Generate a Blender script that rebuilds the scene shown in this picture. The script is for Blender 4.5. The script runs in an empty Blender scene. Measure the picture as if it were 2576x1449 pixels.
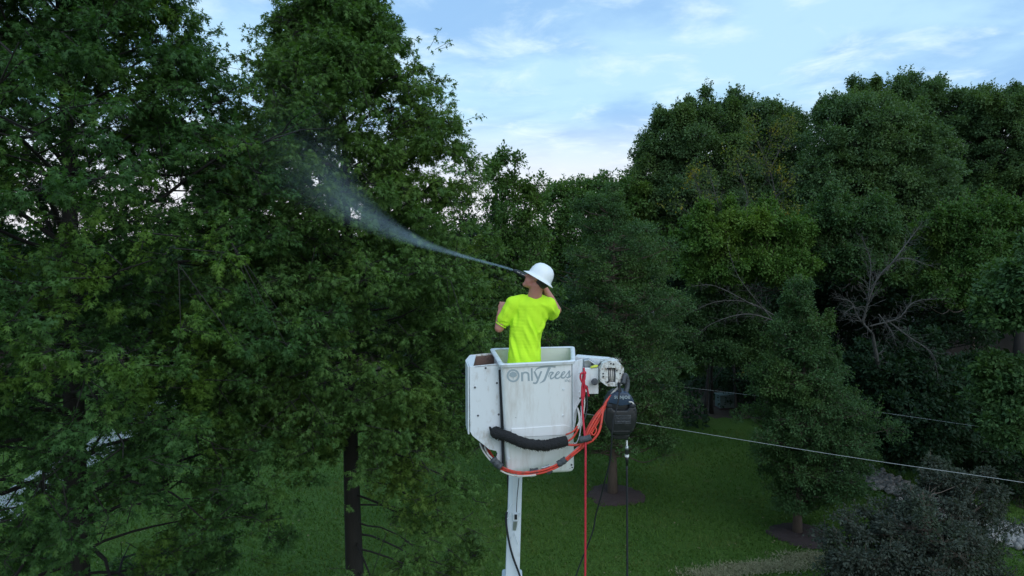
import bpy, bmesh, math, random
import numpy as np
from mathutils import Vector, Matrix, Quaternion
R = math.radians
rng = np.random.default_rng(7)
random.seed(7)
S = bpy.context.scene
C = S.collection

# ---------------------------------------------------------------- camera, sky, sun, exposure
CAMZ = 8.6
PITCH = 4.0
F, CX, CY = 1678.0, 1288.0, 724.5            # focal length and centre in a 2576 x 1449 frame
cam = bpy.data.cameras.new('camera')
cam.sensor_width = 36.0
cam.lens = 36.0 * F / 2576.0
cam.clip_start = 0.05
cam.clip_end = 3000
camo = bpy.data.objects.new('camera', cam)
camo.location = (0, 0, CAMZ)
camo.rotation_euler = (R(90 - PITCH), 0, 0)
C.objects.link(camo)
S.camera = camo

SUN_EL, SUN_AZ = 38.0, 150.0                 # azimuth clockwise from +Y: behind and to the right of the camera
w = bpy.data.worlds.new('World')
S.world = w
w.use_nodes = True
nt = w.node_tree
for n in list(nt.nodes):
    nt.nodes.remove(n)
def N(tree, typ, **kw):
    n = tree.nodes.new(typ)
    for k, v in kw.items():
        if k.startswith('i_'):
            n.inputs[k[2:].replace('_', ' ')].default_value = v
        else:
            setattr(n, k, v)
    return n
def world_sky():
    L = nt.links.new
    out = N(nt, 'ShaderNodeOutputWorld')
    bg = N(nt, 'ShaderNodeBackground')
    bg.inputs['Strength'].default_value = 0.12
    sky = N(nt, 'ShaderNodeTexSky', sky_type='NISHITA', sun_disc=False, sun_elevation=R(SUN_EL), sun_rotation=R(SUN_AZ),
            air_density=1.3, dust_density=1.5, ozone_density=2.0, altitude=200)
    tc = N(nt, 'ShaderNodeTexCoord')
    sep = N(nt, 'ShaderNodeSeparateXYZ')
    L(tc.outputs['Generated'], sep.inputs[0])
    # clouds lie on a flat layer overhead: direction divided by its height
    zc = N(nt, 'ShaderNodeMath', operation='MAXIMUM'); zc.inputs[1].default_value = 0.02
    L(sep.outputs['Z'], zc.inputs[0])
    za = N(nt, 'ShaderNodeMath', operation='ADD'); za.inputs[1].default_value = 0.10
    L(zc.outputs[0], za.inputs[0])
    dx = N(nt, 'ShaderNodeMath', operation='DIVIDE'); L(sep.outputs['X'], dx.inputs[0]); L(za.outputs[0], dx.inputs[1])
    dy = N(nt, 'ShaderNodeMath', operation='DIVIDE'); L(sep.outputs['Y'], dy.inputs[0]); L(za.outputs[0], dy.inputs[1])
    cb = N(nt, 'ShaderNodeCombineXYZ'); L(dx.outputs[0], cb.inputs[0]); L(dy.outputs[0], cb.inputs[1])
    mp = N(nt, 'ShaderNodeMapping'); mp.inputs['Scale'].default_value = (1.0, 1.0, 1); mp.inputs['Rotation'].default_value = (0, 0, R(12)); mp.inputs['Location'].default_value = (3.1, 1.7, 0)
    L(cb.outputs[0], mp.inputs[0])
    n1 = N(nt, 'ShaderNodeTexNoise'); n1.inputs['Scale'].default_value = 1.0; n1.inputs['Detail'].default_value = 7; n1.inputs['Roughness'].default_value = 0.55; n1.inputs['Distortion'].default_value = 0.35
    L(mp.outputs[0], n1.inputs['Vector'])
    n2 = N(nt, 'ShaderNodeTexNoise'); n2.inputs['Scale'].default_value = 3.0; n2.inputs['Detail'].default_value = 8; n2.inputs['Roughness'].default_value = 0.6; n2.inputs['Distortion'].default_value = 0.4
    L(mp.outputs[0], n2.inputs['Vector'])
    r1 = N(nt, 'ShaderNodeMapRange', interpolation_type='SMOOTHSTEP'); r1.inputs[1].default_value = 0.38; r1.inputs[2].default_value = 0.60
    L(n1.outputs['Fac'], r1.inputs[0])
    r2 = N(nt, 'ShaderNodeMapRange', interpolation_type='SMOOTHSTEP'); r2.inputs[1].default_value = 0.46; r2.inputs[2].default_value = 0.78
    L(n2.outputs['Fac'], r2.inputs[0])
    thin = N(nt, 'ShaderNodeMix', data_type='RGBA')      # blue-grey veil and pale blue cloud
    thin.inputs[6].default_value = (2.55, 4.55, 7.3, 1)
    thin.inputs[7].default_value = (4.2, 6.5, 8.3, 1)
    L(r1.outputs[0], thin.inputs[0])
    bright = N(nt, 'ShaderNodeMix', data_type='RGBA')
    bright.inputs[7].default_value = (6.4, 8.0, 8.9, 1)
    L(r2.outputs[0], bright.inputs[0]); L(thin.outputs[2], bright.inputs[6])
    # warm band close to the horizon
    hz = N(nt, 'ShaderNodeMapRange', interpolation_type='SMOOTHSTEP'); hz.inputs[1].default_value = 0.20; hz.inputs[2].default_value = 0.07
    L(sep.outputs['Z'], hz.inputs[0])
    hm = N(nt, 'ShaderNodeMath', operation='MULTIPLY'); hm.inputs[1].default_value = 0.85
    L(hz.outputs[0], hm.inputs[0])
    low = N(nt, 'ShaderNodeMix', data_type='RGBA'); low.inputs[7].default_value = (7.5, 7.3, 7.8, 1)
    L(hm.outputs[0], low.inputs[0]); L(bright.outputs[2], low.inputs[6])
    mx = N(nt, 'ShaderNodeMix', data_type='RGBA'); mx.inputs[0].default_value = 0.82
    L(sky.outputs[0], mx.inputs[6]); L(low.outputs[2], mx.inputs[7])
    L(mx.outputs[2], bg.inputs['Color']); L(bg.outputs[0], out.inputs[0])
world_sky()
sun = bpy.data.lights.new('sun', 'SUN')
sun.energy = 0.9
sun.angle = R(60)
sun.color = (0.97, 0.98, 1.0)
suno = bpy.data.objects.new('sun', sun)
sd = Vector((math.sin(R(SUN_AZ)) * math.cos(R(SUN_EL)), math.cos(R(SUN_AZ)) * math.cos(R(SUN_EL)), math.sin(R(SUN_EL))))
suno.rotation_euler = sd.to_track_quat('Z', 'Y').to_euler()
suno.location = sd * 100
C.objects.link(suno)
S.view_settings.view_transform = 'Standard'
S.view_settings.look = 'None'
S.view_settings.exposure = 0.22
S.view_settings.gamma = 1.0
S.render.engine = 'CYCLES'
S.cycles.max_bounces = 6
S.cycles.diffuse_bounces = 3
S.cycles.transmission_bounces = 4
S.cycles.transparent_max_bounces = 12
S.cycles.volume_bounces = 1
S.cycles.volume_step_rate = 0.35
S.cycles.volume_max_steps = 96
S.cycles.use_denoising = True

# ---------------------------------------------------------------- measuring helpers
_p = R(PITCH)
def ray(px, py):
    u = (px - CX) / F; v = -(py - CY) / F
    return np.array([u, math.cos(_p) + v * math.sin(_p), -math.sin(_p) + v * math.cos(_p)])
def P(px, py, d):                      # point of the photo at distance d ahead of the drone
    r = ray(px, py)
    return np.array([0, 0, CAMZ]) + r * (d / r[1])
def HP(px, py, z):                     # point of the photo on the level z
    r = ray(px, py)
    return np.array([0, 0, CAMZ]) + r * ((z - CAMZ) / r[2])
def Z1(x, y, d): return P(1127 + x * .2133, 611.8 + y * .2133, d)
def z2(x, y): return 1127 + x * .2667, 837.2 + y * .2667
def Z2(x, y, d): return P(*z2(x, y), d)

# ---------------------------------------------------------------- objects
def tag(o, label=None, cat=None, group=None, kind=None):
    if label: o['label'] = label
    if cat: o['category'] = cat
    if group: o['group'] = group
    if kind: o['kind'] = kind
    return o
def empty(name, loc, label, cat, group=None):
    o = bpy.data.objects.new(name, None)
    o.location = tuple(float(v) for v in loc)
    C.objects.link(o)
    o.empty_display_size = 0.2
    return tag(o, label, cat, group)
def link(name, me, mat=None, parent=None, smooth=False):
    o = bpy.data.objects.new(name, me)
    C.objects.link(o)
    if mat: me.materials.append(mat)
    if parent is not None:
        o.parent = parent
        ws = Vector((0, 0, 0)); q = parent
        while q is not None:
            ws += q.location; q = q.parent
        o.location = -ws if parent.type == 'EMPTY' else Vector((0, 0, 0))
    if smooth:
        me.polygons.foreach_set('use_smooth', [True] * len(me.polygons))
    return o
def mesh_np(name, verts, faces, k=3):
    verts = np.asarray(verts, dtype=np.float32); faces = np.asarray(faces, dtype=np.int32)
    me = bpy.data.meshes.new(name)
    me.vertices.add(len(verts)); me.vertices.foreach_set('co', verts.ravel())
    me.loops.add(faces.size); me.loops.foreach_set('vertex_index', faces.ravel())
    me.polygons.add(len(faces))
    me.polygons.foreach_set('loop_start', np.arange(len(faces), dtype=np.int32) * k)
    me.update(calc_edges=True)
    return me

class MB:
    """collects shapes in world coordinates"""
    def __init__(s): s.v = []; s.f = []
    def add(s, v, f):
        b = len(s.v); s.v += [tuple(float(c) for c in p) for p in v]; s.f += [tuple(b + i for i in q) for q in f]; return s
    def hexa(s, a, b):                 # a, b: rings of n points; closed prism
        n = len(a); f = [tuple(range(n))[::-1], tuple(range(n, 2 * n))]
        f += [(i, (i + 1) % n, n + (i + 1) % n, n + i) for i in range(n)]
        return s.add(list(a) + list(b), f)
    def box(s, c, size, rz=0.0, rx=0.0, ry=0.0):
        c = np.array(c, float); h = np.array(size, float) / 2
        M = np.array((Matrix.Rotation(rz, 3, 'Z') @ Matrix.Rotation(ry, 3, 'Y') @ Matrix.Rotation(rx, 3, 'X')))
        q = [c + M @ (h * np.array(k)) for k in ((-1, -1, -1), (1, -1, -1), (1, 1, -1), (-1, 1, -1), (-1, -1, 1), (1, -1, 1), (1, 1, 1), (-1, 1, 1))]
        return s.hexa(q[:4], q[4:])
    def prism(s, pts, off):            # outline pushed by vector off
        pts = [np.array(p, float) for p in pts]; off = np.array(off, float)
        return s.hexa(pts, [p + off for p in pts])
    def tube(s, pts, r, n=8, cap=True):
        pts = [Vector([float(c) for c in p]) for p in pts]
        rr = r if hasattr(r, '__len__') else [r] * len(pts)
        ring = []; up = None
        for i, p in enumerate(pts):
            t = (pts[min(i + 1, len(pts) - 1)] - pts[max(i - 1, 0)])
            t = t.normalized() if t.length > 1e-9 else Vector((0, 0, 1))
            if up is None:
                up = t.orthogonal().normalized()
            up = (up - t * up.dot(t))
            up = up.normalized() if up.length > 1e-6 else t.orthogonal().normalized()
            sd_ = t.cross(up)
            ring.append([p + (up * math.cos(2 * math.pi * k / n) + sd_ * math.sin(2 * math.pi * k / n)) * rr[i] for k in range(n)])
        v = [q for g in ring for q in g]
        f = [(i * n + k, i * n + (k + 1) % n, (i + 1) * n + (k + 1) % n, (i + 1) * n + k) for i in range(len(pts) - 1) for k in range(n)]
        if cap:
            f += [tuple(range(n))[::-1], tuple((len(pts) - 1) * n + k for k in range(n))]
        return s.add(v, f)
    def ball(s, c, r, M=None, seg=14, rings=9):
        c = np.array(c, float); r = np.array(r if hasattr(r, '__len__') else [r] * 3, float)
        v = []; f = []
        for i in range(rings + 1):
            th = math.pi * i / rings
            for k in range(seg):
                ph = 2 * math.pi * k / seg
                q = np.array([math.sin(th) * math.cos(ph), math.sin(th) * math.sin(ph), math.cos(th)]) * r
                if M is not None: q = M @ q
                v.append(c + q)
        for i in range(rings):
            for k in range(seg):
                f.append((i * seg + k, (i + 1) * seg + k, (i + 1) * seg + (k + 1) % seg, i * seg + (k + 1) % seg))
        return s.add(v, f)
    def chain(s, a, b, ra, rb, M=None, n=None):  # a run of overlapping balls; the remesh turns it into one tapering limb
        a = np.array(a, float); b = np.array(b, float)
        L = np.linalg.norm(b - a); n = n or max(2, int(L / (min(np.min(ra), np.min(rb)) * .45)) + 1)
        for i in range(n + 1):
            t = i / n; s.ball(a + (b - a) * t, np.array(ra) * (1 - t) + np.array(rb) * t, M)
        return s
    def mesh(s, name):
        me = bpy.data.meshes.new(name); me.from_pydata(s.v, [], s.f); me.update(); return me
    def build(s, name, mat=None, parent=None, bevel=0.0, smooth=False, seg=2):
        me = s.mesh(name)
        bm = bmesh.new(); bm.from_mesh(me)
        bmesh.ops.remove_doubles(bm, verts=bm.verts, dist=1e-6)
        bmesh.ops.recalc_face_normals(bm, faces=bm.faces)
        if bevel:
            es = [e for e in bm.edges if len(e.link_faces) == 2 and e.calc_face_angle(0) > .5]
            bmesh.ops.bevel(bm, geom=es, offset=bevel, segments=seg, profile=.5, affect='EDGES', clamp_overlap=True)
        bm.to_mesh(me); bm.free()
        o = link(name, me, mat, parent, smooth)
        if smooth and bevel:
            try: me.set_sharp_from_angle(angle=R(40))
            except Exception: pass
        return o
    def remesh(s, name, voxel, mat=None, parent=None, smooth_it=4, shape=None):
        me = s.mesh(name + '_raw')
        o = bpy.data.objects.new('raw', me); C.objects.link(o)
        m = o.modifiers.new('r', 'REMESH'); m.mode = 'VOXEL'; m.voxel_size = voxel; m.adaptivity = 0
        k = o.modifiers.new('s', 'SMOOTH'); k.iterations = smooth_it; k.factor = .5
        dg = bpy.context.evaluated_depsgraph_get()
        new = bpy.data.meshes.new_from_object(o.evaluated_get(dg))
        bpy.data.objects.remove(o); bpy.data.meshes.remove(me)
        if shape is not None:
            nv = len(new.vertices); co = np.zeros(nv * 3, np.float32); no = np.zeros(nv * 3, np.float32)
            new.vertices.foreach_get('co', co)
            new.vertex_normals.foreach_get('vector', no)
            co = shape(co.reshape(-1, 3), no.reshape(-1, 3)); new.vertices.foreach_set('co', co.astype(np.float32).ravel()); new.update()
        new.name = name
        return link(name, new, mat, parent, True)
def curve(pts, n=24):                 # smooth path through points (Catmull-Rom)
    pts = [np.array(p, float) for p in pts]
    q = [2 * pts[0] - pts[1]] + pts + [2 * pts[-1] - pts[-2]]
    out = []; m = len(pts) - 1; per = max(2, n // m)
    for i in range(m):
        a, b, c, d = q[i:i + 4]
        for j in range(per):
            t = j / per
            out.append(.5 * ((2 * b) + (-a + c) * t + (2 * a - 5 * b + 4 * c - d) * t * t + (-a + 3 * b - 3 * c + d) * t ** 3))
    out.append(pts[-1])
    return out

# ---------------------------------------------------------------- materials
def mat_base(name):
    m = bpy.data.materials.new(name); m.use_nodes = True
    t = m.node_tree; b = t.nodes['Principled BSDF']
    return m, t, b
def plain(name, col, rough=.6, metal=0.0, var=0.0, scale=20.0, dirt=None, dirt_scale=6.0, dirt_lo=.55, dirt_hi=.75, bump=0.0, bump_scale=60.0, spec=.5, coord='Object', stretch=(1, 1, 1)):
    m, t, b = mat_base(name); L = t.links.new
    b.inputs['Roughness'].default_value = rough; b.inputs['Metallic'].default_value = metal
    b.inputs['Specular IOR Level'].default_value = spec
    tc = N(t, 'ShaderNodeTexCoord')
    mp = N(t, 'ShaderNodeMapping'); mp.inputs['Scale'].default_value = stretch; L(tc.outputs[coord], mp.inputs[0])
    c = N(t, 'ShaderNodeTexNoise'); c.inputs['Scale'].default_value = scale; c.inputs['Detail'].default_value = 5; L(mp.outputs[0], c.inputs['Vector'])
    mx = N(t, 'ShaderNodeMix', data_type='RGBA')
    mx.inputs[6].default_value = tuple(v * (1 - var) for v in col[:3]) + (1,)
    mx.inputs[7].default_value = tuple(min(1, v * (1 + var)) for v in col[:3]) + (1,)
    L(c.outputs['Fac'], mx.inputs[0]); last = mx.outputs[2]
    if dirt:
        d = N(t, 'ShaderNodeTexNoise'); d.inputs['Scale'].default_value = dirt_scale; d.inputs['Detail'].default_value = 9; d.inputs['Roughness'].default_value = .68; L(mp.outputs[0], d.inputs['Vector'])
        r = N(t, 'ShaderNodeMapRange'); r.inputs[1].default_value = dirt_lo; r.inputs[2].default_value = dirt_hi; L(d.outputs['Fac'], r.inputs[0])
        m2 = N(t, 'ShaderNodeMix', data_type='RGBA'); m2.inputs[7].default_value = tuple(dirt[:3]) + (1,)
        L(r.outputs[0], m2.inputs[0]); L(last, m2.inputs[6]); last = m2.outputs[2]
    L(last, b.inputs['Base Color'])
    if bump:
        nb = N(t, 'ShaderNodeTexNoise'); nb.inputs['Scale'].default_value = bump_scale; nb.inputs['Detail'].default_value = 6; L(mp.outputs[0], nb.inputs['Vector'])
        bp = N(t, 'ShaderNodeBump'); bp.inputs['Strength'].default_value = bump; bp.inputs['Distance'].default_value = .02
        L(nb.outputs['Fac'], bp.inputs['Height']); L(bp.outputs[0], b.inputs['Normal'])
    return m
def leaf_mat(name, dark, mid, tip, tip_amount=.25, noise_scale=.5, trans=.3, rough=.5):
    """leaf colour differs from leaf to leaf, and patches of fresh growth are yellower"""
    m, t, b = mat_base(name); L = t.links.new
    g = N(t, 'ShaderNodeNewGeometry')
    cr = N(t, 'ShaderNodeMix', data_type='RGBA'); cr.inputs[6].default_value = (*dark, 1); cr.inputs[7].default_value = (*mid, 1)
    L(g.outputs['Random Per Island'], cr.inputs[0])
    tc = N(t, 'ShaderNodeTexCoord')
    n = N(t, 'ShaderNodeTexNoise'); n.inputs['Scale'].default_value = noise_scale; n.inputs['Detail'].default_value = 4; n.inputs['Roughness'].default_value = .6
    L(tc.outputs['Object'], n.inputs['Vector'])
    r = N(t, 'ShaderNodeMapRange', interpolation_type='SMOOTHSTEP'); r.inputs[1].default_value = .48; r.inputs[2].default_value = .68; r.inputs[4].default_value = tip_amount
    L(n.outputs['Fac'], r.inputs[0])
    m2 = N(t, 'ShaderNodeMix', data_type='RGBA'); m2.inputs[7].default_value = (*tip, 1)
    L(r.outputs[0], m2.inputs[0]); L(cr.outputs[2], m2.inputs[6])
    L(m2.outputs[2], b.inputs['Base Color'])
    b.inputs['Roughness'].default_value = rough + .1; b.inputs['Specular IOR Level'].default_value = .2
    tr = N(t, 'ShaderNodeBsdfTranslucent')
    br = N(t, 'ShaderNodeMix', data_type='RGBA', blend_type='MULTIPLY'); br.inputs[0].default_value = 1; br.inputs[7].default_value = (1.3, 1.4, .5, 1)
    L(m2.outputs[2], br.inputs[6]); L(br.outputs[2], tr.inputs[0])
    ms = N(t, 'ShaderNodeMixShader'); ms.inputs[0].default_value = trans
    L(b.outputs[0], ms.inputs[1]); L(tr.outputs[0], ms.inputs[2]); L(ms.outputs[0], t.nodes['Material Output'].inputs[0])
    return m
M = {}
M['oak_near'] = leaf_mat('dim_pin_oak_leaves', (.037, .092, .029), (.064, .143, .037), (.125, .220, .028), .75, .6)  # leaf colour lowered so the left oak looks less lit
M['oak_mid'] = leaf_mat('lit_pin_oak_leaves', (.064, .132, .036), (.100, .190, .046), (.145, .225, .036), .6, .5)  # same species coloured lighter so the central oak looks lit
M['fresh'] = leaf_mat('fresh_leaves', (.056, .122, .032), (.086, .165, .040), (.125, .19, .032), .6, .5)
M['maple'] = leaf_mat('maple_leaves', (.060, .116, .048), (.100, .172, .068), (.125, .195, .052), .6, .3)
M['far_green'] = leaf_mat('far_green_leaves', (.024, .064, .032), (.040, .092, .036), (.060, .12, .03), .5, .2)
M['pear'] = leaf_mat('pear_leaves', (.044, .096, .036), (.078, .148, .052), (.100, .168, .040), .5, .6)
M['bright'] = leaf_mat('ailanthus_leaves', (.064, .140, .030), (.100, .190, .038), (.145, .22, .03), .6, .45)
M['dark'] = leaf_mat('shade_darkened_leaves', (.014, .036, .018), (.026, .056, .023), (.036, .07, .023), .4, .35)  # leaf colour darkened to stand in for shade inside the wood
M['grey_bush'] = leaf_mat('silvery_leaves', (.038, .050, .037), (.068, .080, .060), (.048, .075, .036), .5, .8, .2)
M['yellow'] = leaf_mat('yellowing_leaves', (.06, .10, .028), (.12, .16, .03), (.30, .22, .02), .8, 1.3)
M['bark'] = plain('bark', (.022, .019, .017), .9, var=.5, scale=9, bump=.8, bump_scale=22, stretch=(1, 1, .25))
M['bark_brown'] = plain('young_bark', (.105, .078, .060), .9, var=.4, scale=12, bump=.6, bump_scale=25, stretch=(1, 1, .3))
M['bark_grey'] = plain('dead_wood', (.080, .075, .069), .85, var=.35, scale=7, bump=.5, bump_scale=30)
M['white_paint'] = plain('white_gelcoat', (.80, .81, .82), .38, var=.05, scale=3, dirt=(.42, .35, .29), dirt_scale=6, dirt_lo=.50, dirt_hi=.92, stretch=(1.6, 1.6, .28), bump=.06, bump_scale=9)
M['white_in'] = plain('bucket_liner', (.74, .76, .68), .45, var=.06, scale=3, dirt=(.50, .47, .24), dirt_scale=4, dirt_lo=.50, dirt_hi=.8, bump=.05, bump_scale=8)
M['white_metal'] = plain('painted_metal', (.72, .75, .79), .4, var=.05, scale=4, dirt=(.34, .26, .20), dirt_scale=11, dirt_lo=.54, dirt_hi=.84, stretch=(1, 1, .6), bump=.08, bump_scale=30)
M['dirty_white'] = plain('chipped_white_paint', (.70, .69, .67), .55, var=.1, scale=8, dirt=(.22, .16, .11), dirt_scale=26, dirt_lo=.50, dirt_hi=.66, bump=.2, bump_scale=60)
M['boom_paint'] = plain('boom_paint', (.62, .68, .73), .45, var=.05, scale=2, dirt=(.38, .38, .36), dirt_scale=6, dirt_lo=.58, dirt_hi=.9, bump=.04, bump_scale=10)
M['letter'] = plain('grey_lettering', (.34, .40, .44), .5, var=.05, scale=30)
M['wood_in'] = plain('brown_lining', (.17, .105, .085), .8, var=.3, scale=8, dirt=(.06, .03, .03), dirt_scale=12, bump=.3, bump_scale=30)
M['rust'] = plain('rust_spots', (.22, .13, .07), .9, var=.4, scale=40)
M['steel'] = plain('steel', (.42, .44, .46), .35, metal=.8, var=.2, scale=25)
M['black'] = plain('black_plastic', (.012, .013, .015), .42, var=.3, scale=12, dirt=(.05, .05, .05), dirt_scale=25, dirt_lo=.55, dirt_hi=.8, bump=.05)
M['black_matte'] = plain('black_rubber', (.014, .016, .020), .75, var=.3, scale=30)
M['fabric_black'] = plain('black_nylon_sleeve', (.014, .014, .016), .92, var=.35, scale=60, bump=.7, bump_scale=90)
M['navy'] = plain('dark_blue_plastic', (.035, .055, .095), .32, var=.15, scale=12)
M['orange'] = plain('orange_hose', (.66, .058, .034), .45, var=.12, scale=14, dirt=(.14, .06, .05), dirt_scale=26, dirt_lo=.50, dirt_hi=.72)
M['red'] = plain('red_rope', (.55, .022, .045), .6, var=.25, scale=60, bump=.3, bump_scale=150)
M['white_hose'] = plain('faded_hose', (.60, .56, .52), .6, var=.15, scale=20, dirt=(.25, .15, .10), dirt_scale=18)
M['tape'] = plain('grey_tape', (.055, .06, .07), .55, var=.5, scale=45, dirt=(.2, .2, .2), dirt_scale=40, bump=.4, bump_scale=70)
M['hivis'] = plain('high_visibility_cloth', (.58, .93, .035), .85, var=.04, scale=8, dirt=(.30, .42, .03), dirt_scale=16, dirt_lo=.68, dirt_hi=.80, bump=.12, bump_scale=130, spec=.2)
M['skin'] = plain('skin', (.50, .215, .165), .55, var=.12, scale=14, dirt=(.42, .13, .10), dirt_scale=9, dirt_lo=.5, dirt_hi=.75)
M['skin'].node_tree.nodes['Principled BSDF'].inputs['Subsurface Weight'].default_value = .12
M['skin'].node_tree.nodes['Principled BSDF'].inputs['Subsurface Radius'].default_value = (.012, .005, .003)
M['hair'] = plain('dark_hair', (.030, .024, .022), .7, var=.5, scale=60, bump=.5, bump_scale=200)
M['hat'] = plain('white_hard_hat', (.86, .88, .90), .30, var=.02, scale=6, dirt=(.42, .42, .42), dirt_scale=13, dirt_lo=.66, dirt_hi=.80)
M['denim'] = plain('denim', (.05, .07, .11), .9, var=.2, scale=60)
M['boot'] = plain('boot_leather', (.09, .055, .03), .7, var=.2, scale=30)
M['rag'] = plain('yellow_rag', (.62, .66, .08), .8, var=.2, scale=30)
M['wire'] = plain('aluminium_cable', (.42, .43, .44), .6, var=.1)
M['box_green'] = plain('utility_green_paint', (.13, .18, .165), .55, var=.1, scale=6)
M['rock'] = plain('grey_stone', (.25, .245, .235), .9, var=.45, scale=3, dirt=(.14, .12, .10), dirt_scale=7, bump=.6, bump_scale=25)
M['concrete'] = plain('pale_concrete', (.28, .29, .31), .85, var=.08, scale=3, dirt=(.30, .30, .30), dirt_scale=2)
M['mulch'] = plain('dark_mulch', (.055, .036, .036), .95, var=.6, scale=30, dirt=(.15, .11, .09), dirt_scale=45, dirt_lo=.6, dirt_hi=.7, bump=1, bump_scale=60)
M['leaf_litter'] = plain('leaf_litter', (.050, .036, .026), .95, var=.6, scale=6, dirt=(.02, .03, .012), dirt_scale=3, bump=1, bump_scale=30)
M['iris'] = plain('eye', (.05, .04, .035), .2)

# ================================================================= SETTING
def lawn_material():
    m, t, b = mat_base('lawn'); L = t.links.new
    tc = N(t, 'ShaderNodeTexCoord')
    a = N(t, 'ShaderNodeTexNoise'); a.inputs['Scale'].default_value = .35; a.inputs['Detail'].default_value = 6; L(tc.outputs['Object'], a.inputs['Vector'])
    c = N(t, 'ShaderNodeTexNoise'); c.inputs['Scale'].default_value = 14; c.inputs['Detail'].default_value = 8; c.inputs['Roughness'].default_value = .75; L(tc.outputs['Object'], c.inputs['Vector'])
    m1 = N(t, 'ShaderNodeMix', data_type='RGBA'); m1.inputs[6].default_value = (.040, .100, .018, 1); m1.inputs[7].default_value = (.088, .155, .028, 1); L(a.outputs['Fac'], m1.inputs[0])
    r = N(t, 'ShaderNodeMapRange'); r.inputs[1].default_value = .35; r.inputs[2].default_value = .65; r.inputs[3].default_value = .45; r.inputs[4].default_value = 1.35; L(c.outputs['Fac'], r.inputs[0])
    m2 = N(t, 'ShaderNodeMix', data_type='RGBA', blend_type='MULTIPLY'); m2.inputs[0].default_value = 1
    e_ = N(t, 'ShaderNodeTexNoise'); e_.inputs['Scale'].default_value = 1.6; e_.inputs['Detail'].default_value = 5; e_.inputs['Roughness'].default_value = .7; L(tc.outputs['Object'], e_.inputs['Vector'])
    r_ = N(t, 'ShaderNodeMapRange'); r_.inputs[1].default_value = .58; r_.inputs[2].default_value = .72; r_.inputs[4].default_value = .7; L(e_.outputs['Fac'], r_.inputs[0])
    m3 = N(t, 'ShaderNodeMix', data_type='RGBA'); m3.inputs[7].default_value = (.13, .14, .06, 1); L(r_.outputs[0], m3.inputs[0]); L(m1.outputs[2], m3.inputs[6])
    L(m3.outputs[2], m2.inputs[6]); L(r.outputs[0], m2.inputs[7])
    L(m2.outputs[2], b.inputs['Base Color']); b.inputs['Roughness'].default_value = .9; b.inputs['Specular IOR Level'].default_value = .15
    bp = N(t, 'ShaderNodeBump'); bp.inputs['Strength'].default_value = .8; bp.inputs['Distance'].default_value = .05
    L(c.outputs['Fac'], bp.inputs['Height']); L(bp.outputs[0], b.inputs['Normal'])
    return m
M['lawn'] = lawn_material()
def sheet(name, outline, z, mat, kind='structure', label=None):
    me = bpy.data.meshes.new(name)
    me.from_pydata([(float(p[0]), float(p[1]), z) for p in outline], [], [tuple(range(len(outline)))])
    o = link(name, me, mat); o['kind'] = kind
    return o
ground = sheet('ground', [(-900, -300), (900, -300), (900, 1500), (-900, 1500)], 0.0, M['lawn'])
# floor of the wood behind the lawn
def rough_edge(pts, amp=.3, n=8):
    out = []
    for i in range(len(pts)):
        a = np.array(pts[i][:2], float); b = np.array(pts[(i + 1) % len(pts)][:2], float)
        for j in range(n):
            q = a + (b - a) * j / n
            out.append(q + rng.normal(0, amp, 2) * (0 if j == 0 else 1))
    return out
wf = [HP(1740, 1052, 0), HP(1900, 1050, 0), HP(2150, 1150, 0), HP(2360, 1190, 0), HP(2620, 1300, 0), (60, 14, 0), (90, 90, 0), (-40, 90, 0), (-60, 45, 0), (-8, 42, 0), HP(1500, 1010, 0)]
sheet('woodland_floor', rough_edge(wf, .25, 10), .004, M['leaf_litter'])
# pale path glimpsed through the left oak
def ribbon(name, pts, wid, z, mat):
    c = curve([np.array([p[0], p[1], 0]) for p in pts], 30)
    L_, R_ = [], []
    for i, p in enumerate(c):
        t = c[min(i + 1, len(c) - 1)] - c[max(i - 1, 0)]; t /= np.linalg.norm(t)
        nn = np.array([-t[1], t[0], 0]); L_.append(p + nn * wid / 2); R_.append(p - nn * wid / 2)
    me = bpy.data.meshes.new(name); n = len(c)
    me.from_pydata([(float(q[0]), float(q[1]), z) for q in L_ + R_], [], [(i, i + 1, n + i + 1, n + i) for i in range(n - 1)])
    o = link(name, me, mat); o['kind'] = 'structure'; return o
ribbon('path', [HP(-160, 1390, 0), HP(60, 1245, 0), HP(300, 1092, 0), HP(400, 1030, 0), HP(560, 955, 0), HP(900, 880, 0)], 1.7, .008, M['concrete'])

def grass_blades():
    n = 190000
    y = 10 + rng.random(n) ** 1.5 * 26
    x = (rng.random(n) * 2 - 1) * (y * .80)
    keep = ~((x > -.1 * y) & (y > 30 - .0 * x))
    x, y = x[keep], y[keep]; n = len(x)
    h = rng.uniform(.035, .085, n) * (1 + (y - 10) / 26 * .5); a = rng.random(n) * 6.283; wd = h * .22
    b0 = np.stack([x - np.cos(a) * wd, y - np.sin(a) * wd, np.full(n, .0)], 1)
    b1 = np.stack([x + np.cos(a) * wd, y + np.sin(a) * wd, np.full(n, .0)], 1)
    tl = rng.normal(0, .5, (n, 2)) * h[:, None]
    tp = np.stack([x + tl[:, 0], y + tl[:, 1], h], 1)
    v = np.stack([b0, b1, tp], 1).reshape(-1, 3); f = np.arange(3 * n).reshape(-1, 3)
    m = leaf_mat('grass_blade', (.042, .106, .016), (.090, .165, .028), (.15, .165, .05), .5, .5, .25)
    o = link('grass', mesh_np('grass', v, f), m)
    tag(o, 'short mown green lawn grass below the lift bucket', 'grass', kind='stuff')
grass_blades()
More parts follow.
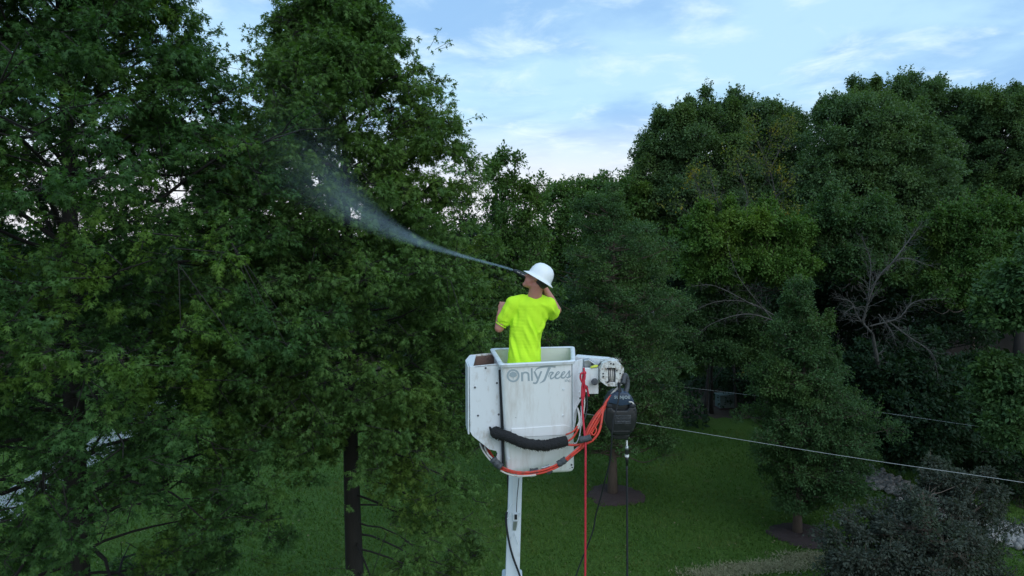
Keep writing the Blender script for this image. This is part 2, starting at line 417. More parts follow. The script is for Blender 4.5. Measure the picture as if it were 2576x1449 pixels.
def fallen():
    n = 700; y = 11 + rng.random(n) ** 1.4 * 14; x = (rng.random(n) * 2 - 1) * y * .7
    v, f = leaves(np.stack([x, y, np.full(n, .06)], 1), rng.normal(0, 1, (n, 3)) * np.array([1, 1, .15]), rng.normal(0, .3, (n, 3)) + np.array([0, 0, 1]), rng.uniform(.05, .10, n), T_OAK)
    tag(link('fallen_leaves', mesh_np('fallen_leaves', v, f), plain('fallen_leaf', (.20, .17, .09), .8, var=.5, scale=2)), 'pale fallen leaves scattered thinly over the lawn', 'fallen leaves', kind='stuff')
def dry_patch():
    n = 9000
    cs = [HP(1880, 1432, 0), HP(1975, 1425, 0), HP(2040, 1405, 0), HP(1800, 1446, 0)]
    k = rng.integers(0, 4, n); c = np.array(cs)[k]
    x = c[:, 0] + rng.normal(0, .42, n); y = c[:, 1] + rng.normal(0, .16, n)
    h = rng.uniform(.02, .06, n); a = rng.random(n) * 6.283
    b0 = np.stack([x - np.cos(a) * .014, y - np.sin(a) * .014, np.full(n, .03)], 1); b1 = np.stack([x + np.cos(a) * .014, y + np.sin(a) * .014, np.full(n, .03)], 1)
    tl = rng.normal(0, .05, (n, 2)); tp = np.stack([x + tl[:, 0], y + tl[:, 1], .03 + h], 1)
    o = link('dry_grass', mesh_np('dry_grass', np.stack([b0, b1, tp], 1).reshape(-1, 3), np.arange(3 * n).reshape(-1, 3)), plain('straw', (.24, .23, .13), .9, var=.4, scale=9))
    tag(o, 'straw coloured dry patch in the lawn at the bottom edge', 'dry grass', kind='stuff')
dry_patch()
def mulch_ring(px, py, r, label):
    c = HP(px, py, 0); n = 36; v = []; f = []
    for j, (rr, z) in enumerate(((1.0, .006), (.9, .05), (.55, .09), (.12, .12))):
        for i in range(n):
            a = 2 * math.pi * i / n; k = 1 + .07 * math.sin(3 * a + px) + rng.normal(0, .05 if j == 0 else .02)
            v.append((c[0] + math.cos(a) * r * rr * k, c[1] + math.sin(a) * r * rr * k, z + rng.normal(0, .006)))
        if j: f += [((j - 1) * n + i, (j - 1) * n + (i + 1) % n, j * n + (i + 1) % n, j * n + i) for i in range(n)]
    f.append(tuple(3 * n + i for i in range(n)))
    me = bpy.data.meshes.new('mulch_bed'); me.from_pydata(v, [], f)
    tag(link('mulch_bed', me, M['mulch'], None, True), label, 'mulch bed')
    return c

# ---------------------------------------------------------------- foliage
T_OAK = (np.array([(0, 0, 0), (.28, .035, .02), (.28, -.035, .02), (.60, .045, .0), (.60, -.045, .0), (.80, .04, -.05), (.80, -.04, -.05), (1.12, 0, -.22), (.56, .32, -.12), (.56, -.32, -.12), (.98, .27, -.18), (.98, -.27, -.18)]),
         np.array([(0, 2, 1), (1, 2, 4), (1, 4, 3), (3, 4, 6), (3, 6, 5), (5, 6, 7), (1, 3, 8), (2, 9, 4), (3, 5, 10), (4, 11, 6)]))
T_LEAF = (np.array([(0, 0, 0), (.5, .28, .05), (.5, -.28, .05), (1, 0, -.12)]), np.array([(0, 2, 1), (1, 2, 3)]))
T_LOBE = (np.array([(0, 0, 0), (.35, .42, .03), (.62, .12, .03), (.35, -.42, .03), (.62, -.12, .03), (1, 0, -.15), (.42, 0, .05)]), np.array([(0, 6, 1), (1, 6, 2), (0, 3, 6), (3, 4, 6), (6, 4, 5), (6, 5, 2)]))
def unit(a):
    return a / np.maximum(np.linalg.norm(a, axis=-1, keepdims=True), 1e-9)
def leaves(pos, d, nrm, size, tmpl):
    d = unit(d); nrm = unit(nrm - (nrm * d).sum(1, keepdims=True) * d); s = np.cross(nrm, d)
    tv, tf = tmpl; n, k = len(pos), len(tv)
    v = pos[:, None, :] + size[:, None, None] * (tv[None, :, 0:1] * d[:, None, :] + tv[None, :, 1:2] * s[:, None, :] + tv[None, :, 2:3] * nrm[:, None, :])
    f = tf[None] + (np.arange(n) * k)[:, None, None]
    return v.reshape(-1, 3), f.reshape(-1, 3)
def fast_tubes(segs, sides=3):
    """many straight tapering twigs at once: segs (n, 8) = a(3) b(3) ra rb"""
    s = np.asarray(segs, float); a, b = s[:, :3], s[:, 3:6]; d = unit(b - a)
    ref = np.where(np.abs(d[:, 2:3]) > .9, np.array([[1., 0, 0]]), np.array([[0, 0, 1.]]))
    u = unit(np.cross(d, ref)); w_ = np.cross(d, u); V = []
    for p, r in ((a, s[:, 6:7]), (b, s[:, 7:8])):
        for k in range(sides):
            an = 2 * math.pi * k / sides; V.append(p + (u * math.cos(an) + w_ * math.sin(an)) * r)
    v = np.stack(V, 1); n = len(s); F_ = []
    for k in range(sides):
        k2 = (k + 1) % sides; F_ += [(k, k2, sides + k2), (k, sides + k2, sides + k)]
    f = np.array(F_)[None] + (np.arange(n) * 2 * sides)[:, None, None]
    return v.reshape(-1, 3), f.reshape(-1, 3)
def tree_objects(name, base, label, cat, leafv, leaff, mb, twigs, leafm, barkm, group=None, crown='crown'):
    e = empty(name, base, label, cat, group)
    tw = list(mb.v); tf = []
    for q in mb.f:
        for i in range(1, len(q) - 1): tf.append((q[0], q[i], q[i + 1]))
    V = np.array(tw, float).reshape(-1, 3); Fc = np.array(tf, int).reshape(-1, 3)
    if len(twigs):
        v2, f2 = fast_tubes(twigs); Fc = np.vstack([Fc, f2 + len(V)]); V = np.vstack([V, v2])
    link('trunk', mesh_np('trunk', V, Fc), barkm, e)
    if leafv is not None: link(crown, mesh_np('crown', leafv, leaff), leafm, e)
    return e
def rot_to(d, ang, az):   # direction tilted from d by ang toward azimuth az around it
    d = Vector(d).normalized(); o = d.orthogonal().normalized(); o.rotate(Quaternion(d, az)); return (d * math.cos(ang) + o * math.sin(ang)).normalized()

def limb_tree(name, base, top, prof, n_limbs, label, cat, leafm, r0=.2, zlo=2.5, leaf=.12, per_twig=12, sub_gap=.30, twig_len=.38, seed=1, elev=(-12, 55), tmpl=T_OAK, keep=None, droop=.3, clumps=0, clump_leaves=13, clump_r=.40, gap=None, gap_len=1.3, tipfit=False):
    """oak with a straight leader: limbs > side branches > twigs > leaves"""
    g = np.random.default_rng(seed); base = np.array(base, float); top = np.array(top, float)
    mb = MB(); H = top[2] - base[2]
    tp = [base + (top - base) * t + np.array([math.sin(t * 5 + seed), math.cos(t * 4 + seed), 0]) * .10 * t for t in np.linspace(0, 1, 12)]
    mb.tube(tp, [r0 * (1.25 if i == 0 else 1) * (1 - i / 11 * .93) for i in range(12)], 10)
    twigs = []; segs = []
    for i in range(n_limbs):
        t = (i + g.random() * .6) / n_limbs
        z = zlo + (H - zlo - .15) * t
        az = i * 2.39996 + g.normal(0, .25)
        L = prof(z) * g.uniform(.72, 1.06)
        if keep is not None:
            L *= keep(z, az)
        if L < .25: continue
        el = R(elev[0] + (elev[1] - elev[0]) * t ** 1.2 + g.normal(0, 7))
        if tipfit: L = min(L, prof(min(z + L * min(math.tan(max(el, 0)), 1.2) * .8, H)) + .25)
        s0 = base + (top - base) * (z / H) ; dv = np.array([math.cos(az) * math.cos(el), math.sin(az) * math.cos(el), math.sin(el)])
        L3 = L / max(.45, math.cos(el)); L3 = min(L3, L * 1.5)
        pts = []
        for k in range(8):
            q = k / 7
            p = s0 + dv * L3 * q + np.array([0, 0, -droop * L * q * q * (1 - t)]) + g.normal(0, .05, 3) * L * q
            pts.append(p)
        rb = max(.008, r0 * .17 * (L / 3.5))
        mb.tube(pts, [rb * (1 - .85 * k / 7) for k in range(8)], 6, False)
        pa = np.array(pts)
        nsub = max(3, int(L3 / sub_gap))
        for j in range(nsub):
            q = .22 + .78 * (j + g.random()) / nsub; q = min(q, .999)
            fi = q * 7; k = int(fi); p0 = pa[k] + (pa[min(k + 1, 7)] - pa[k]) * (fi - k)
            ld = unit(pa[min(k + 1, 7)] - pa[max(k - 1, 0)])
            side = 1 if j % 2 else -1
            hd = unit(np.cross(ld, np.array([0, 0, 1.])) * side * g.uniform(.6, 1.1) + ld * g.uniform(.5, 1.0) + np.array([0, 0, g.normal(.05, .28)]))
            sl = min(1.5, L * (.55 - .38 * q)) * g.uniform(.6, 1.15) + .12
            p1 = p0 + hd * sl * .55; p2 = p0 + hd * sl + np.array([0, 0, -.12 * sl])
            r1 = max(.005, rb * .35)
            twigs.append((*p0, *p1, r1, r1 * .7)); twigs.append((*p1, *p2, r1 * .7, r1 * .35))
            nt_ = max(2, int(sl / .13))
            for m_ in range(nt_):
                u = .15 + .85 * (m_ + g.random()) / nt_
                b0 = p0 + (p1 - p0) * min(1, u / .55) if u < .55 else p1 + (p2 - p1) * (u - .55) / .45
                td = unit(hd * .8 + g.normal(0, .55, 3) * np.array([1, 1, .6]) + np.array([0, 0, .1]))
                tl = twig_len * g.uniform(.5, 1.15)
                b1 = b0 + td * tl
                twigs.append((*b0, *b1, .0045, .0025)); segs.append((*b0, *b1))
    # sprays of twigs between the limbs, gathered in clumps
    nodes = np.array([q for i_ in range(0, len(twigs), 1) for q in (twigs[i_][3:6],)])
    cz = g.uniform(zlo - .6, H - .2, clumps); ca = g.random(clumps) * 6.283; cr_ = np.array([prof(z_) for z_ in cz]) * g.uniform(.30, 1.02, clumps)
    ax = base[None] + (top - base)[None] * (cz / H)[:, None]
    cc = ax + np.stack([np.cos(ca) * cr_, np.sin(ca) * cr_, np.zeros(clumps)], 1)
    for c_ in cc:
        j = np.argmin(((nodes - c_) ** 2).sum(1)); a_ = nodes[j]; twigs.append((*a_, *c_, .008, .004))
        outw = unit(np.array([c_[0] - ax[0][0], c_[1] - ax[0][1], 0.]))
        R_ = clump_r * g.uniform(.6, 1.35)
        for _ in range(12):
            b1 = c_ + (unit(g.normal(0, 1, 3) + outw * .5) * np.array([1, 1, .55])) * R_ * g.uniform(.5, 1.1)
            twigs.append((*c_, *b1, .004, .002)); segs.append((*(c_ * .6 + b1 * .4), *b1))
    segs = np.array(segs)
    if gap is not None:      # openings in the crown, larger where gap(z) is larger
        kd = unit(g.normal(0, 1, (9, 3))) * (2 * math.pi / (gap_len * g.uniform(.8, 2.2, (9, 1)))); ph = g.random(9) * 6.283
        fld = np.cos(segs[:, 3:6] @ kd.T + ph).sum(1) / math.sqrt(4.5)
        thr = np.array([gap(z_, x_) for z_, x_ in zip(segs[:, 5], segs[:, 3] - base[0])])
        tw_ = np.array(twigs); ft = np.cos(tw_[:, 3:6] @ kd.T + ph).sum(1) / math.sqrt(4.5)
        tt_ = np.array([gap(z_, x_) for z_, x_ in zip(tw_[:, 5], tw_[:, 3] - base[0])])
        twigs = list(tw_[(ft > tt_ - .05) | ((tw_[:, 6] > .009) & (g.random(len(tw_)) < .35))])
        segs = segs[fld + g.normal(0, .22, len(segs)) > thr]
    n = len(segs) * per_twig
    s = np.repeat(segs, per_twig, 0); u = g.random(n) ** .6
    pos = s[:, :3] + (s[:, 3:] - s[:, :3]) * u[:, None] + g.normal(0, .012, (n, 3))
    td = unit(s[:, 3:] - s[:, :3])
    d = unit(td * (.25 + .6 * u[:, None]) + g.normal(0, .65, (n, 3)) + np.array([0, 0, -.42]))
    nr = g.normal(0, .45, (n, 3)) + np.array([0, 0, 1.0])
    size = leaf * g.uniform(.65, 1.2, n)
    v, f = leaves(pos, d, nr, size, tmpl)
    return tree_objects(name, base, label, cat, v, f, mb, twigs, leafm, M['bark'])

def blob_tree(name, base, blobs, label, cat, leafm, barkm, r0=.15, sub=16, tufts=26, per=14, leaf=.11, tuft_r=.30, seed=1, tmpl=T_LEAF, sub_r=.34, group=None, droop=.1, shoots=0.0, fork=.35, crown='crown', spires=True):
    """round-headed tree: blobs (centre, radii) > lobes > leaf tufts, with a limb to every lobe"""
    g = np.random.default_rng(seed); base = np.array(base, float)
    blobs = [(np.array(c, float), np.array(r, float)) for c, r in blobs]; tuft_r *= .68; sub = int(sub * 1.35); per = int(per * 1.1 + .5); leaf *= .9
    top = np.array([np.mean([c[0] for c, r in blobs]), np.mean([c[1] for c, r in blobs]), max(c[2] + r[2] * .5 for c, r in blobs)])
    lowest = min(c[2] - r[2] for c, r in blobs)
    mb = MB()
    def on_trunk(t):
        return base * (1 - t) + (np.array([top[0], top[1], 0]) * t + np.array([0, 0, top[2]]) * t) if False else base + (top - base) * np.array([t ** 1.6, t ** 1.6, t])
    tp = [on_trunk(t) + g.normal(0, .02, 3) * (t > 0) for t in np.linspace(0, 1, 10)]
    mb.tube(tp, [r0 * (1.3 if i == 0 else 1) * (1 - .9 * i / 9) for i in range(10)], 9)
    cen = []; cr = []; nb = []
    for bi, (c, r) in enumerate(blobs):
        vol = float(np.mean(r))
        k = max(6, int(sub * (vol / np.mean([np.mean(q[1]) for q in blobs])) ** 1.6))
        i = np.arange(k); ph = i * 2.39996 + g.random() * 6; zz = 1 - 2 * (i + .5) / k
        zz = np.clip(zz * .95 + g.normal(0, .08, k), -1, 1); rr = np.sqrt(np.maximum(0, 1 - zz ** 2))
        q = np.stack([rr * np.cos(ph), rr * np.sin(ph), zz], 1) * g.uniform(.45, 1.15, (k, 1))
        p = c + q * r
        for j in range(k):
            inside = any(b2 != bi and np.sum(((p[j] - c2) / (r2 * .62)) ** 2) < 1 for b2, (c2, r2) in enumerate(blobs))
            if inside: continue
            cen.append(p[j]); cr.append(r * sub_r * g.uniform(.6, 1.5) * np.array([1, 1, .68])); nb.append(bi)
    zs = np.array([c_[2] for c_ in cen]); order = np.argsort(-zs)[:max(4, len(zs) // 3)]
    for j in g.choice(order, min(len(order), 9), replace=False) if spires else []:
        for q_ in range(2):
            cen.append(cen[j] + np.array([g.normal(0, .2), g.normal(0, .2), 1.0]) * cr[j][0] * (.75 + .6 * q_)); cr.append(np.array([.34, .34, .75]) * cr[j][0] * (1.25 - .4 * q_)); nb.append(nb[j])
    cen = np.array(cen); cr = np.array(cr)
    for j in range(len(cen)):
        c = cen[j]; bc, br = blobs[nb[j]]
        zt = max(lowest * .8 + .2, min(c[2] - .25 * np.linalg.norm(c[:2] - top[:2]), top[2] * .95))
        a = on_trunk(min(.97, max(.08, (zt - base[2]) / (top[2] - base[2]))))
        mid = a * .4 + c * .6 + np.array([0, 0, -.08 * np.linalg.norm(c - a)]) + g.normal(0, .05, 3) * np.linalg.norm(c - a)
        rr = max(.008, r0 * .26)
        mb.tube(curve([a, (a + mid) / 2 + g.normal(0, .03, 3) * np.linalg.norm(c - a), mid, c], 9), [rr * (1 - .8 * k / 9) for k in range(10)][:len(curve([a, a, mid, c], 9))], 5, False)
    m_ = len(cen); kt = tufts
    idx = np.repeat(np.arange(m_), kt); n = len(idx)
    d = unit(g.normal(0, 1, (n, 3)) + np.array([0, 0, .55])); rad = g.random((n, 1)) ** .35
    tc = cen[idx] + d * rad * cr[idx]
    sel = g.random(n) < .55
    twigs = np.hstack([cen[idx][sel], tc[sel], np.full((sel.sum(), 1), max(.004, leaf * .07)), np.full((sel.sum(), 1), .003)])
    # leaf tufts
    t2 = np.repeat(np.arange(n), per); N2 = len(t2)
    ld = unit(g.normal(0, 1, (N2, 3))); lr = g.random((N2, 1)) ** .5
    pos = tc[t2] + ld * lr * tuft_r * np.array([1, 1, .75])
    dd = unit(ld * .7 + d[t2] * .5 + g.normal(0, .4, (N2, 3)) + np.array([0, 0, -droop]))
    nr = g.normal(0, .5, (N2, 3)) + np.array([0, 0, .9]) + d[t2] * .35
    if shoots:
        # leaders that stick out of the outline
        ks = int(n * shoots); si = g.choice(n, ks, replace=False); a = tc[si]; b = a + unit(d[si] * .5 + np.array([0, 0, 1])) * tuft_r * g.uniform(1.2, 2.6, (ks, 1))
        twigs = np.vstack([twigs, np.hstack([a, b, np.full((ks, 1), .006), np.full((ks, 1), .003)])])
        rp = np.repeat(np.arange(ks), per); u = g.random((len(rp), 1))
        pos = np.vstack([pos, a[rp] + (b[rp] - a[rp]) * u + g.normal(0, leaf * .8, (len(rp), 3)) * (1.15 - u)])
        dd = np.vstack([dd, unit(g.normal(0, 1, (len(rp), 3)) + np.array([0, 0, .2]))]); nr = np.vstack([nr, g.normal(0, .5, (len(rp), 3)) + np.array([0, 0, 1])])
    size = leaf * g.uniform(.5, 1.4, len(pos))
    v, f = leaves(pos, dd, nr, size, tmpl)
    return tree_objects(name, base, label, cat, v, f, mb, twigs, leafm, barkm, group, crown)
def B(px, py, rx, ry, d, deep=None):   # a crown blob measured in the photo, standing d metres away
    k = d / F
    return P(px, py, d), (rx * k, (deep if deep else rx * k), ry * k)

fallen()
# ---- T1 the big near pin oak at the left
def prof1(z):
    return float(np.interp(z, [2, 4, 6, 8, 9, 10.5, 12, 13.5, 15], [2.7, 3.2, 3.7, 4.0, 3.5, 2.55, 1.65, 1.1, .5]))
x1 = (150 - CX) / F * 9.6
limb_tree('pin_oak', (x1, 9.6, 0), (x1 + .1, 9.7, 15.2), prof1, 120, 'large dark pin oak with deeply lobed leaves filling the left side', 'tree', M['oak_near'], r0=.22, zlo=2.2, leaf=.102, per_twig=14, sub_gap=.34, twig_len=.36, seed=11, gap_len=.85, clumps=3000, clump_r=.38, elev=(8, 62), droop=.42, gap=lambda z, x: float(np.interp(z, [2, 4, 6.0, 7.5, 10, 13], [1.05, .70, .0, -.70, -.45, -.30])) + float(np.interp(x, [1.0, 3], [.0, -.4])))
# ---- T2 the central pin oak
def prof2(z):
    return float(np.interp(z, [2, 3, 4.5, 6, 8, 9.5, 10.6, 11.6, 12.4, 13.4], [2.2, 2.5, 2.7, 2.9, 2.9, 2.6, 2.2, 1.6, 1.0, .3]))
limb_tree('pin_oak', ((888 - CX) / F * 12, 12, 0), ((845 - CX) / F * 12, 12.2, 13.3), prof2, 105, 'tall pin oak being sprayed, its bare dark trunk showing near the bottom', 'tree', M['oak_mid'], r0=.20, zlo=2.0, leaf=.108, per_twig=13, sub_gap=.30, twig_len=.36, seed=23, elev=(-18, 68), droop=.35, tipfit=True, clumps=2100, keep=lambda z, az: 0.0 if z < 5.4 and math.cos(az) < .35 else 1.0, clump_r=.36, gap=lambda z, x: (9.0 if z < 5.2 + .5 * math.sin(x * 4.0) and x < .45 else float(np.interp(z, [2, 3.2, 4.4, 5.5, 10.2, 10.9, 11.4, 12], [1.2, .9, .3, -1.2, -1.2, .0, -.4, -1.5]))))

# ---- trees behind the central oak
blob_tree('young_tree', HP(1290, 1000, 0), [B(1255, 430, 45, 60, 19), B(1300, 520, 65, 80, 19), B(1290, 640, 85, 90, 19), B(1300, 780, 95, 100, 19), B(1335, 500, 25, 50, 19), B(1290, 900, 90, 90, 19)],
          'slender light green tree behind the central oak, just above the worker', 'tree', M['fresh'], M['bark_brown'], r0=.10, sub=14, tufts=26, per=12, leaf=.10, tuft_r=.22, seed=31, spires=False, shoots=.05)
blob_tree('broadleaf_tree', P(1290, 1120, 20) * np.array([1, 1, 0]), [B(1180, 640, 110, 120, 20), B(1120, 800, 120, 120, 20), B(1220, 880, 110, 120, 20), B(1080, 950, 120, 90, 20)],
          'dark tree seen behind the oak, directly left of the worker', 'tree', M['dark'], M['bark'], r0=.14, sub=16, tufts=26, per=12, leaf=.13, tuft_r=.28, seed=32)
blob_tree('round_tree', HP(1500, 990, 0), [B(1420, 500, 70, 50, 37), B(1520, 490, 80, 50, 37), B(1600, 520, 60, 55, 37), B(1480, 600, 110, 90, 37), B(1600, 640, 90, 90, 37), B(1380, 620, 60, 80, 37)],
          'yellow-green rounded tree whose top shows in the dip of the skyline', 'tree', M['fresh'], M['bark_brown'], r0=.16, sub=18, tufts=28, per=12, leaf=.19, tuft_r=.40, seed=33, spires=False, shoots=.03)
# ---- T5 pear tree with the mulch ring, behind the machine
mc = mulch_ring(1548, 1246, .98, 'oval bed of dark mulch around the tree trunk below the hanging machine')
blob_tree('pear_tree', (mc[0] - .10, mc[1], 0), [B(1520, 540, 75, 70, 22.3), B(1560, 650, 125, 95, 22.3), B(1545, 790, 160, 110, 22.3), B(1560, 930, 180, 110, 22.3), B(1590, 1050, 150, 90, 22.3), B(1470, 1060, 90, 70, 22.3)],
          'dense dark green pear tree rising behind the black machine', 'tree', M['pear'], M['bark_brown'], r0=.15, sub=26, tufts=34, per=19, leaf=0.080, tuft_r=.24, seed=35, spires=False, sub_r=.30, shoots=.03)
# ---- T11 second pear tree
mc2 = mulch_ring(2010, 1346, .85, 'thin ring of mulch under the pointed pear tree')
blob_tree('pear_tree', (mc2[0] - .05, mc2[1], 0), [B(2003, 760, 42, 60, 19.3), B(2010, 860, 75, 80, 19.3), B(2020, 960, 110, 90, 19.3), B(2045, 1060, 145, 100, 19.3), B(2050, 1160, 135, 80, 19.3), B(2020, 1230, 85, 60, 19.3)],
          'pointed pear tree with a short bare trunk, left of the silvery bush', 'tree', M['pear'], M['bark_brown'], r0=.12, sub=24, tufts=34, per=19, leaf=0.074, tuft_r=.20, seed=36, sub_r=.30, shoots=.12)
# ---- the wood at the right
blob_tree('maple_tree', HP(1760, 960, 0), [B(1760, 300, 45, 55, 38), B(1690, 350, 75, 70, 38), B(1650, 430, 75, 75, 38), B(1780, 390, 100, 90, 38), B(1720, 500, 110, 90, 38), B(1820, 520, 100, 100, 38), B(1640, 520, 70, 70, 38)],
          'big dark maple at the left end of the tall wood, against the open sky', 'tree', M['maple'], M['bark'], r0=.28, sub=24, tufts=30, per=24, leaf=0.152, tuft_r=.42, seed=41, sub_r=.30, shoots=.16)
blob_tree('maple_tree', HP(1900, 950, 0), [B(1845, 285, 40, 45, 40), B(1900, 330, 85, 65, 40), B(1985, 330, 45, 50, 41), B(1940, 420, 110, 90, 40), B(1900, 540, 120, 90, 40)],
          'maple with two small peaks, second from the left in the tall wood', 'tree', M['maple'], M['bark'], r0=.28, sub=24, tufts=30, per=24, leaf=0.152, tuft_r=.42, seed=42, sub_r=.30, shoots=.16)
blob_tree('maple_tree', HP(2200, 950, 0), [B(2105, 290, 60, 50, 36), B(2170, 350, 120, 90, 35), B(2280, 400, 95, 90, 35), B(2120, 460, 130, 90, 35), B(2250, 500, 130, 90, 35), B(2180, 580, 140, 70, 35)],
          'broad leafy maple in the middle of the right-hand wood', 'tree', M['maple'], M['bark'], r0=.30, sub=26, tufts=32, per=24, leaf=0.144, tuft_r=.40, seed=43, sub_r=.30, shoots=.12)
blob_tree('oak_tree', HP(2330, 930, 0), [B(2200, 270, 85, 55, 47), B(2300, 265, 85, 62, 47), B(2400, 270, 80, 55, 47), B(2350, 350, 120, 80, 47), B(2440, 400, 110, 110, 47), B(2230, 360, 100, 70, 47)],
          'tallest tree of the wood, its bumpy top highest on the skyline', 'tree', M['maple'], M['bark'], r0=.34, sub=24, tufts=28, per=24, leaf=0.175, tuft_r=.48, seed=44, sub_r=.28, shoots=.16)
blob_tree('oak_tree', HP(2560, 940, 0), [B(2500, 290, 80, 65, 44), B(2600, 300, 90, 70, 44), B(2540, 400, 110, 90, 44), B(2500, 520, 100, 90, 44), B(2640, 470, 130, 120, 44)],
          'dark tall tree cut off by the right edge of the photo', 'tree', M['maple'], M['bark'], r0=.34, sub=22, tufts=28, per=24, leaf=0.167, tuft_r=.46, seed=45, sub_r=.30, shoots=.12)
blob_tree('locust_tree', HP(1850, 1010, 0), [B(1790, 590, 75, 45, 25), B(1880, 570, 90, 45, 25), B(1970, 580, 70, 45, 25), B(1830, 650, 100, 55, 25), B(1940, 660, 90, 60, 25), B(1760, 680, 50, 50, 25)],
          'bright yellow-green spreading tree below the dead yellow-leaved one', 'tree', M['bright'], M['bark_brown'], r0=.15, sub=20, tufts=28, per=19, leaf=0.118, tuft_r=.32, seed=46, sub_r=.28, shoots=.12)
blob_tree('locust_tree', HP(2130, 1000, 0), [B(2090, 555, 75, 42, 25.5), B(2180, 575, 70, 50, 25.5), B(2120, 640, 90, 60, 25.5), B(2210, 680, 60, 50, 25.5)],
          'mid green flat-topped tree directly above the bare dead branches', 'tree', M['pear'], M['bark_brown'], r0=.15, sub=20, tufts=28, per=19, leaf=0.118, tuft_r=.32, seed=47, sub_r=.28, shoots=.12)
blob_tree('locust_tree', HP(2440, 1010, 0), [B(2390, 580, 80, 50, 25), B(2480, 540, 70, 50, 25), B(2440, 650, 110, 70, 25), B(2550, 620, 80, 90, 25), B(2390, 720, 90, 60, 25)],
          'mid green tree with a lit crown near the right edge, below the tall oak', 'tree', M['fresh'], M['bark_brown'], r0=.15, sub=20, tufts=28, per=19, leaf=0.118, tuft_r=.32, seed=48, sub_r=.28, shoots=.12)
blob_tree('understorey_tree', HP(1790, 1040, 0), [B(1740, 800, 80, 60, 26), B(1830, 760, 90, 70, 26), B(1780, 870, 110, 60, 26), B(1890, 850, 85, 70, 26), B(1690, 900, 55, 50, 26)],
          'dark bushy tree between the two pear trees, over the green utility box', 'tree', M['pear'], M['bark'], r0=.10, sub=20, tufts=28, per=19, leaf=0.101, tuft_r=.28, seed=49, sub_r=.28)
blob_tree('understorey_tree', HP(2300, 1080, 0), [B(2230, 940, 90, 60, 22), B(2330, 950, 100, 60, 22), B(2270, 1030, 110, 70, 21.5), B(2370, 1070, 110, 80, 21.5), B(2440, 980, 80, 90, 22), B(2300, 1120, 110, 50, 21)],
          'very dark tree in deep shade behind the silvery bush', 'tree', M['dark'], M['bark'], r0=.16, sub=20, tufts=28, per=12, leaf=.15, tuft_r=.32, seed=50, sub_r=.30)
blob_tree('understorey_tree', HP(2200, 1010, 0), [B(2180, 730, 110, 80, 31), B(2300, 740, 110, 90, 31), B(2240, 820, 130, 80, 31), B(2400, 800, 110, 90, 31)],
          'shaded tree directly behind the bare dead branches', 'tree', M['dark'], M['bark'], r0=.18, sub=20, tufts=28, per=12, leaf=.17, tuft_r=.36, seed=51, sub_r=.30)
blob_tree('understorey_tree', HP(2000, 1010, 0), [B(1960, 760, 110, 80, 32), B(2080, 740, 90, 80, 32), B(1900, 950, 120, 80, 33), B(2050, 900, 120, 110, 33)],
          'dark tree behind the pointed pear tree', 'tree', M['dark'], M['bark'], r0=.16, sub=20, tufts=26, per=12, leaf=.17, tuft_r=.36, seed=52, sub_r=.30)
blob_tree('walnut_tree', (P(2700, 900, 16)[0], 16.2, 0), [B(2530, 770, 70, 60, 16), B(2620, 740, 110, 100, 16), B(2545, 980, 75, 60, 16), B(2520, 1070, 45, 45, 15.6), B(2640, 1000, 110, 110, 16), B(2500, 930, 40, 40, 16)],
          'leafy branches reaching in from the right edge of the photo', 'tree', M['pear'], M['bark'], r0=.18, sub=20, tufts=26, per=13, leaf=.13, tuft_r=.24, seed=53, sub_r=.30)
blob_tree('shade_tree', HP(2480, 1160, 0), [B(2470, 1120, 110, 70, 23), B(2560, 1180, 100, 80, 22), B(2600, 1060, 100, 100, 23)],
          'blackish tree at the right edge above the rocks', 'tree', M['dark'], M['bark'], r0=.12, sub=18, tufts=26, per=12, leaf=.13, tuft_r=.30, seed=54, sub_r=.30)
# trunks in the shade
def bare_stem(px, py, d, h, r, label, lean=0.0, cat='tree trunk'):
    b = HP(px, py, 0); e = empty('tree_trunk', b, label, cat)
    c = curve([b, b + np.array([lean * .4, 0, h * .4]), b + np.array([lean, .1, h])], 8)
    mb = MB().tube(c, [r * (1.2 if i == 0 else 1 - .4 * i / len(c)) for i in range(len(c))], 8)
    for k in range(3):
        a = c[3 + k]; mb.tube([a, a + np.array([(-1) ** k * .5, .1, .5]), a + np.array([(-1) ** k * 1.0, .2, 1.3])], [r * .4, r * .25, r * .1], 5)
    mb.build('trunk', M['bark'], e, smooth=True)
for i, (px, py, h, r, ln, lb) in enumerate([(1774, 1062, 6, .09, .2, 'slim trunk just left of the green utility box'), (1852, 1052, 6, .08, -.4, 'slim leaning trunk directly behind the green utility box'),
                                            (1925, 1070, 6, .08, .1, 'slim straight trunk right of the green utility box'), (1962, 1085, 5, .09, .1, 'trunk beside the left edge of the pointed pear tree'),
                                            (2165, 1190, 3.2, .16, .1, 'thick dark trunk at the top end of the rocks'), (2290, 1175, 3.4, .15, .3, 'dark trunk behind the silvery bush, in deep shade'),
                                            (2395, 1150, 4.2, .18, -.3, 'dark trunk right of the bare dead tree')]):
    bare_stem(px, py, 0, h, r, lb, ln)
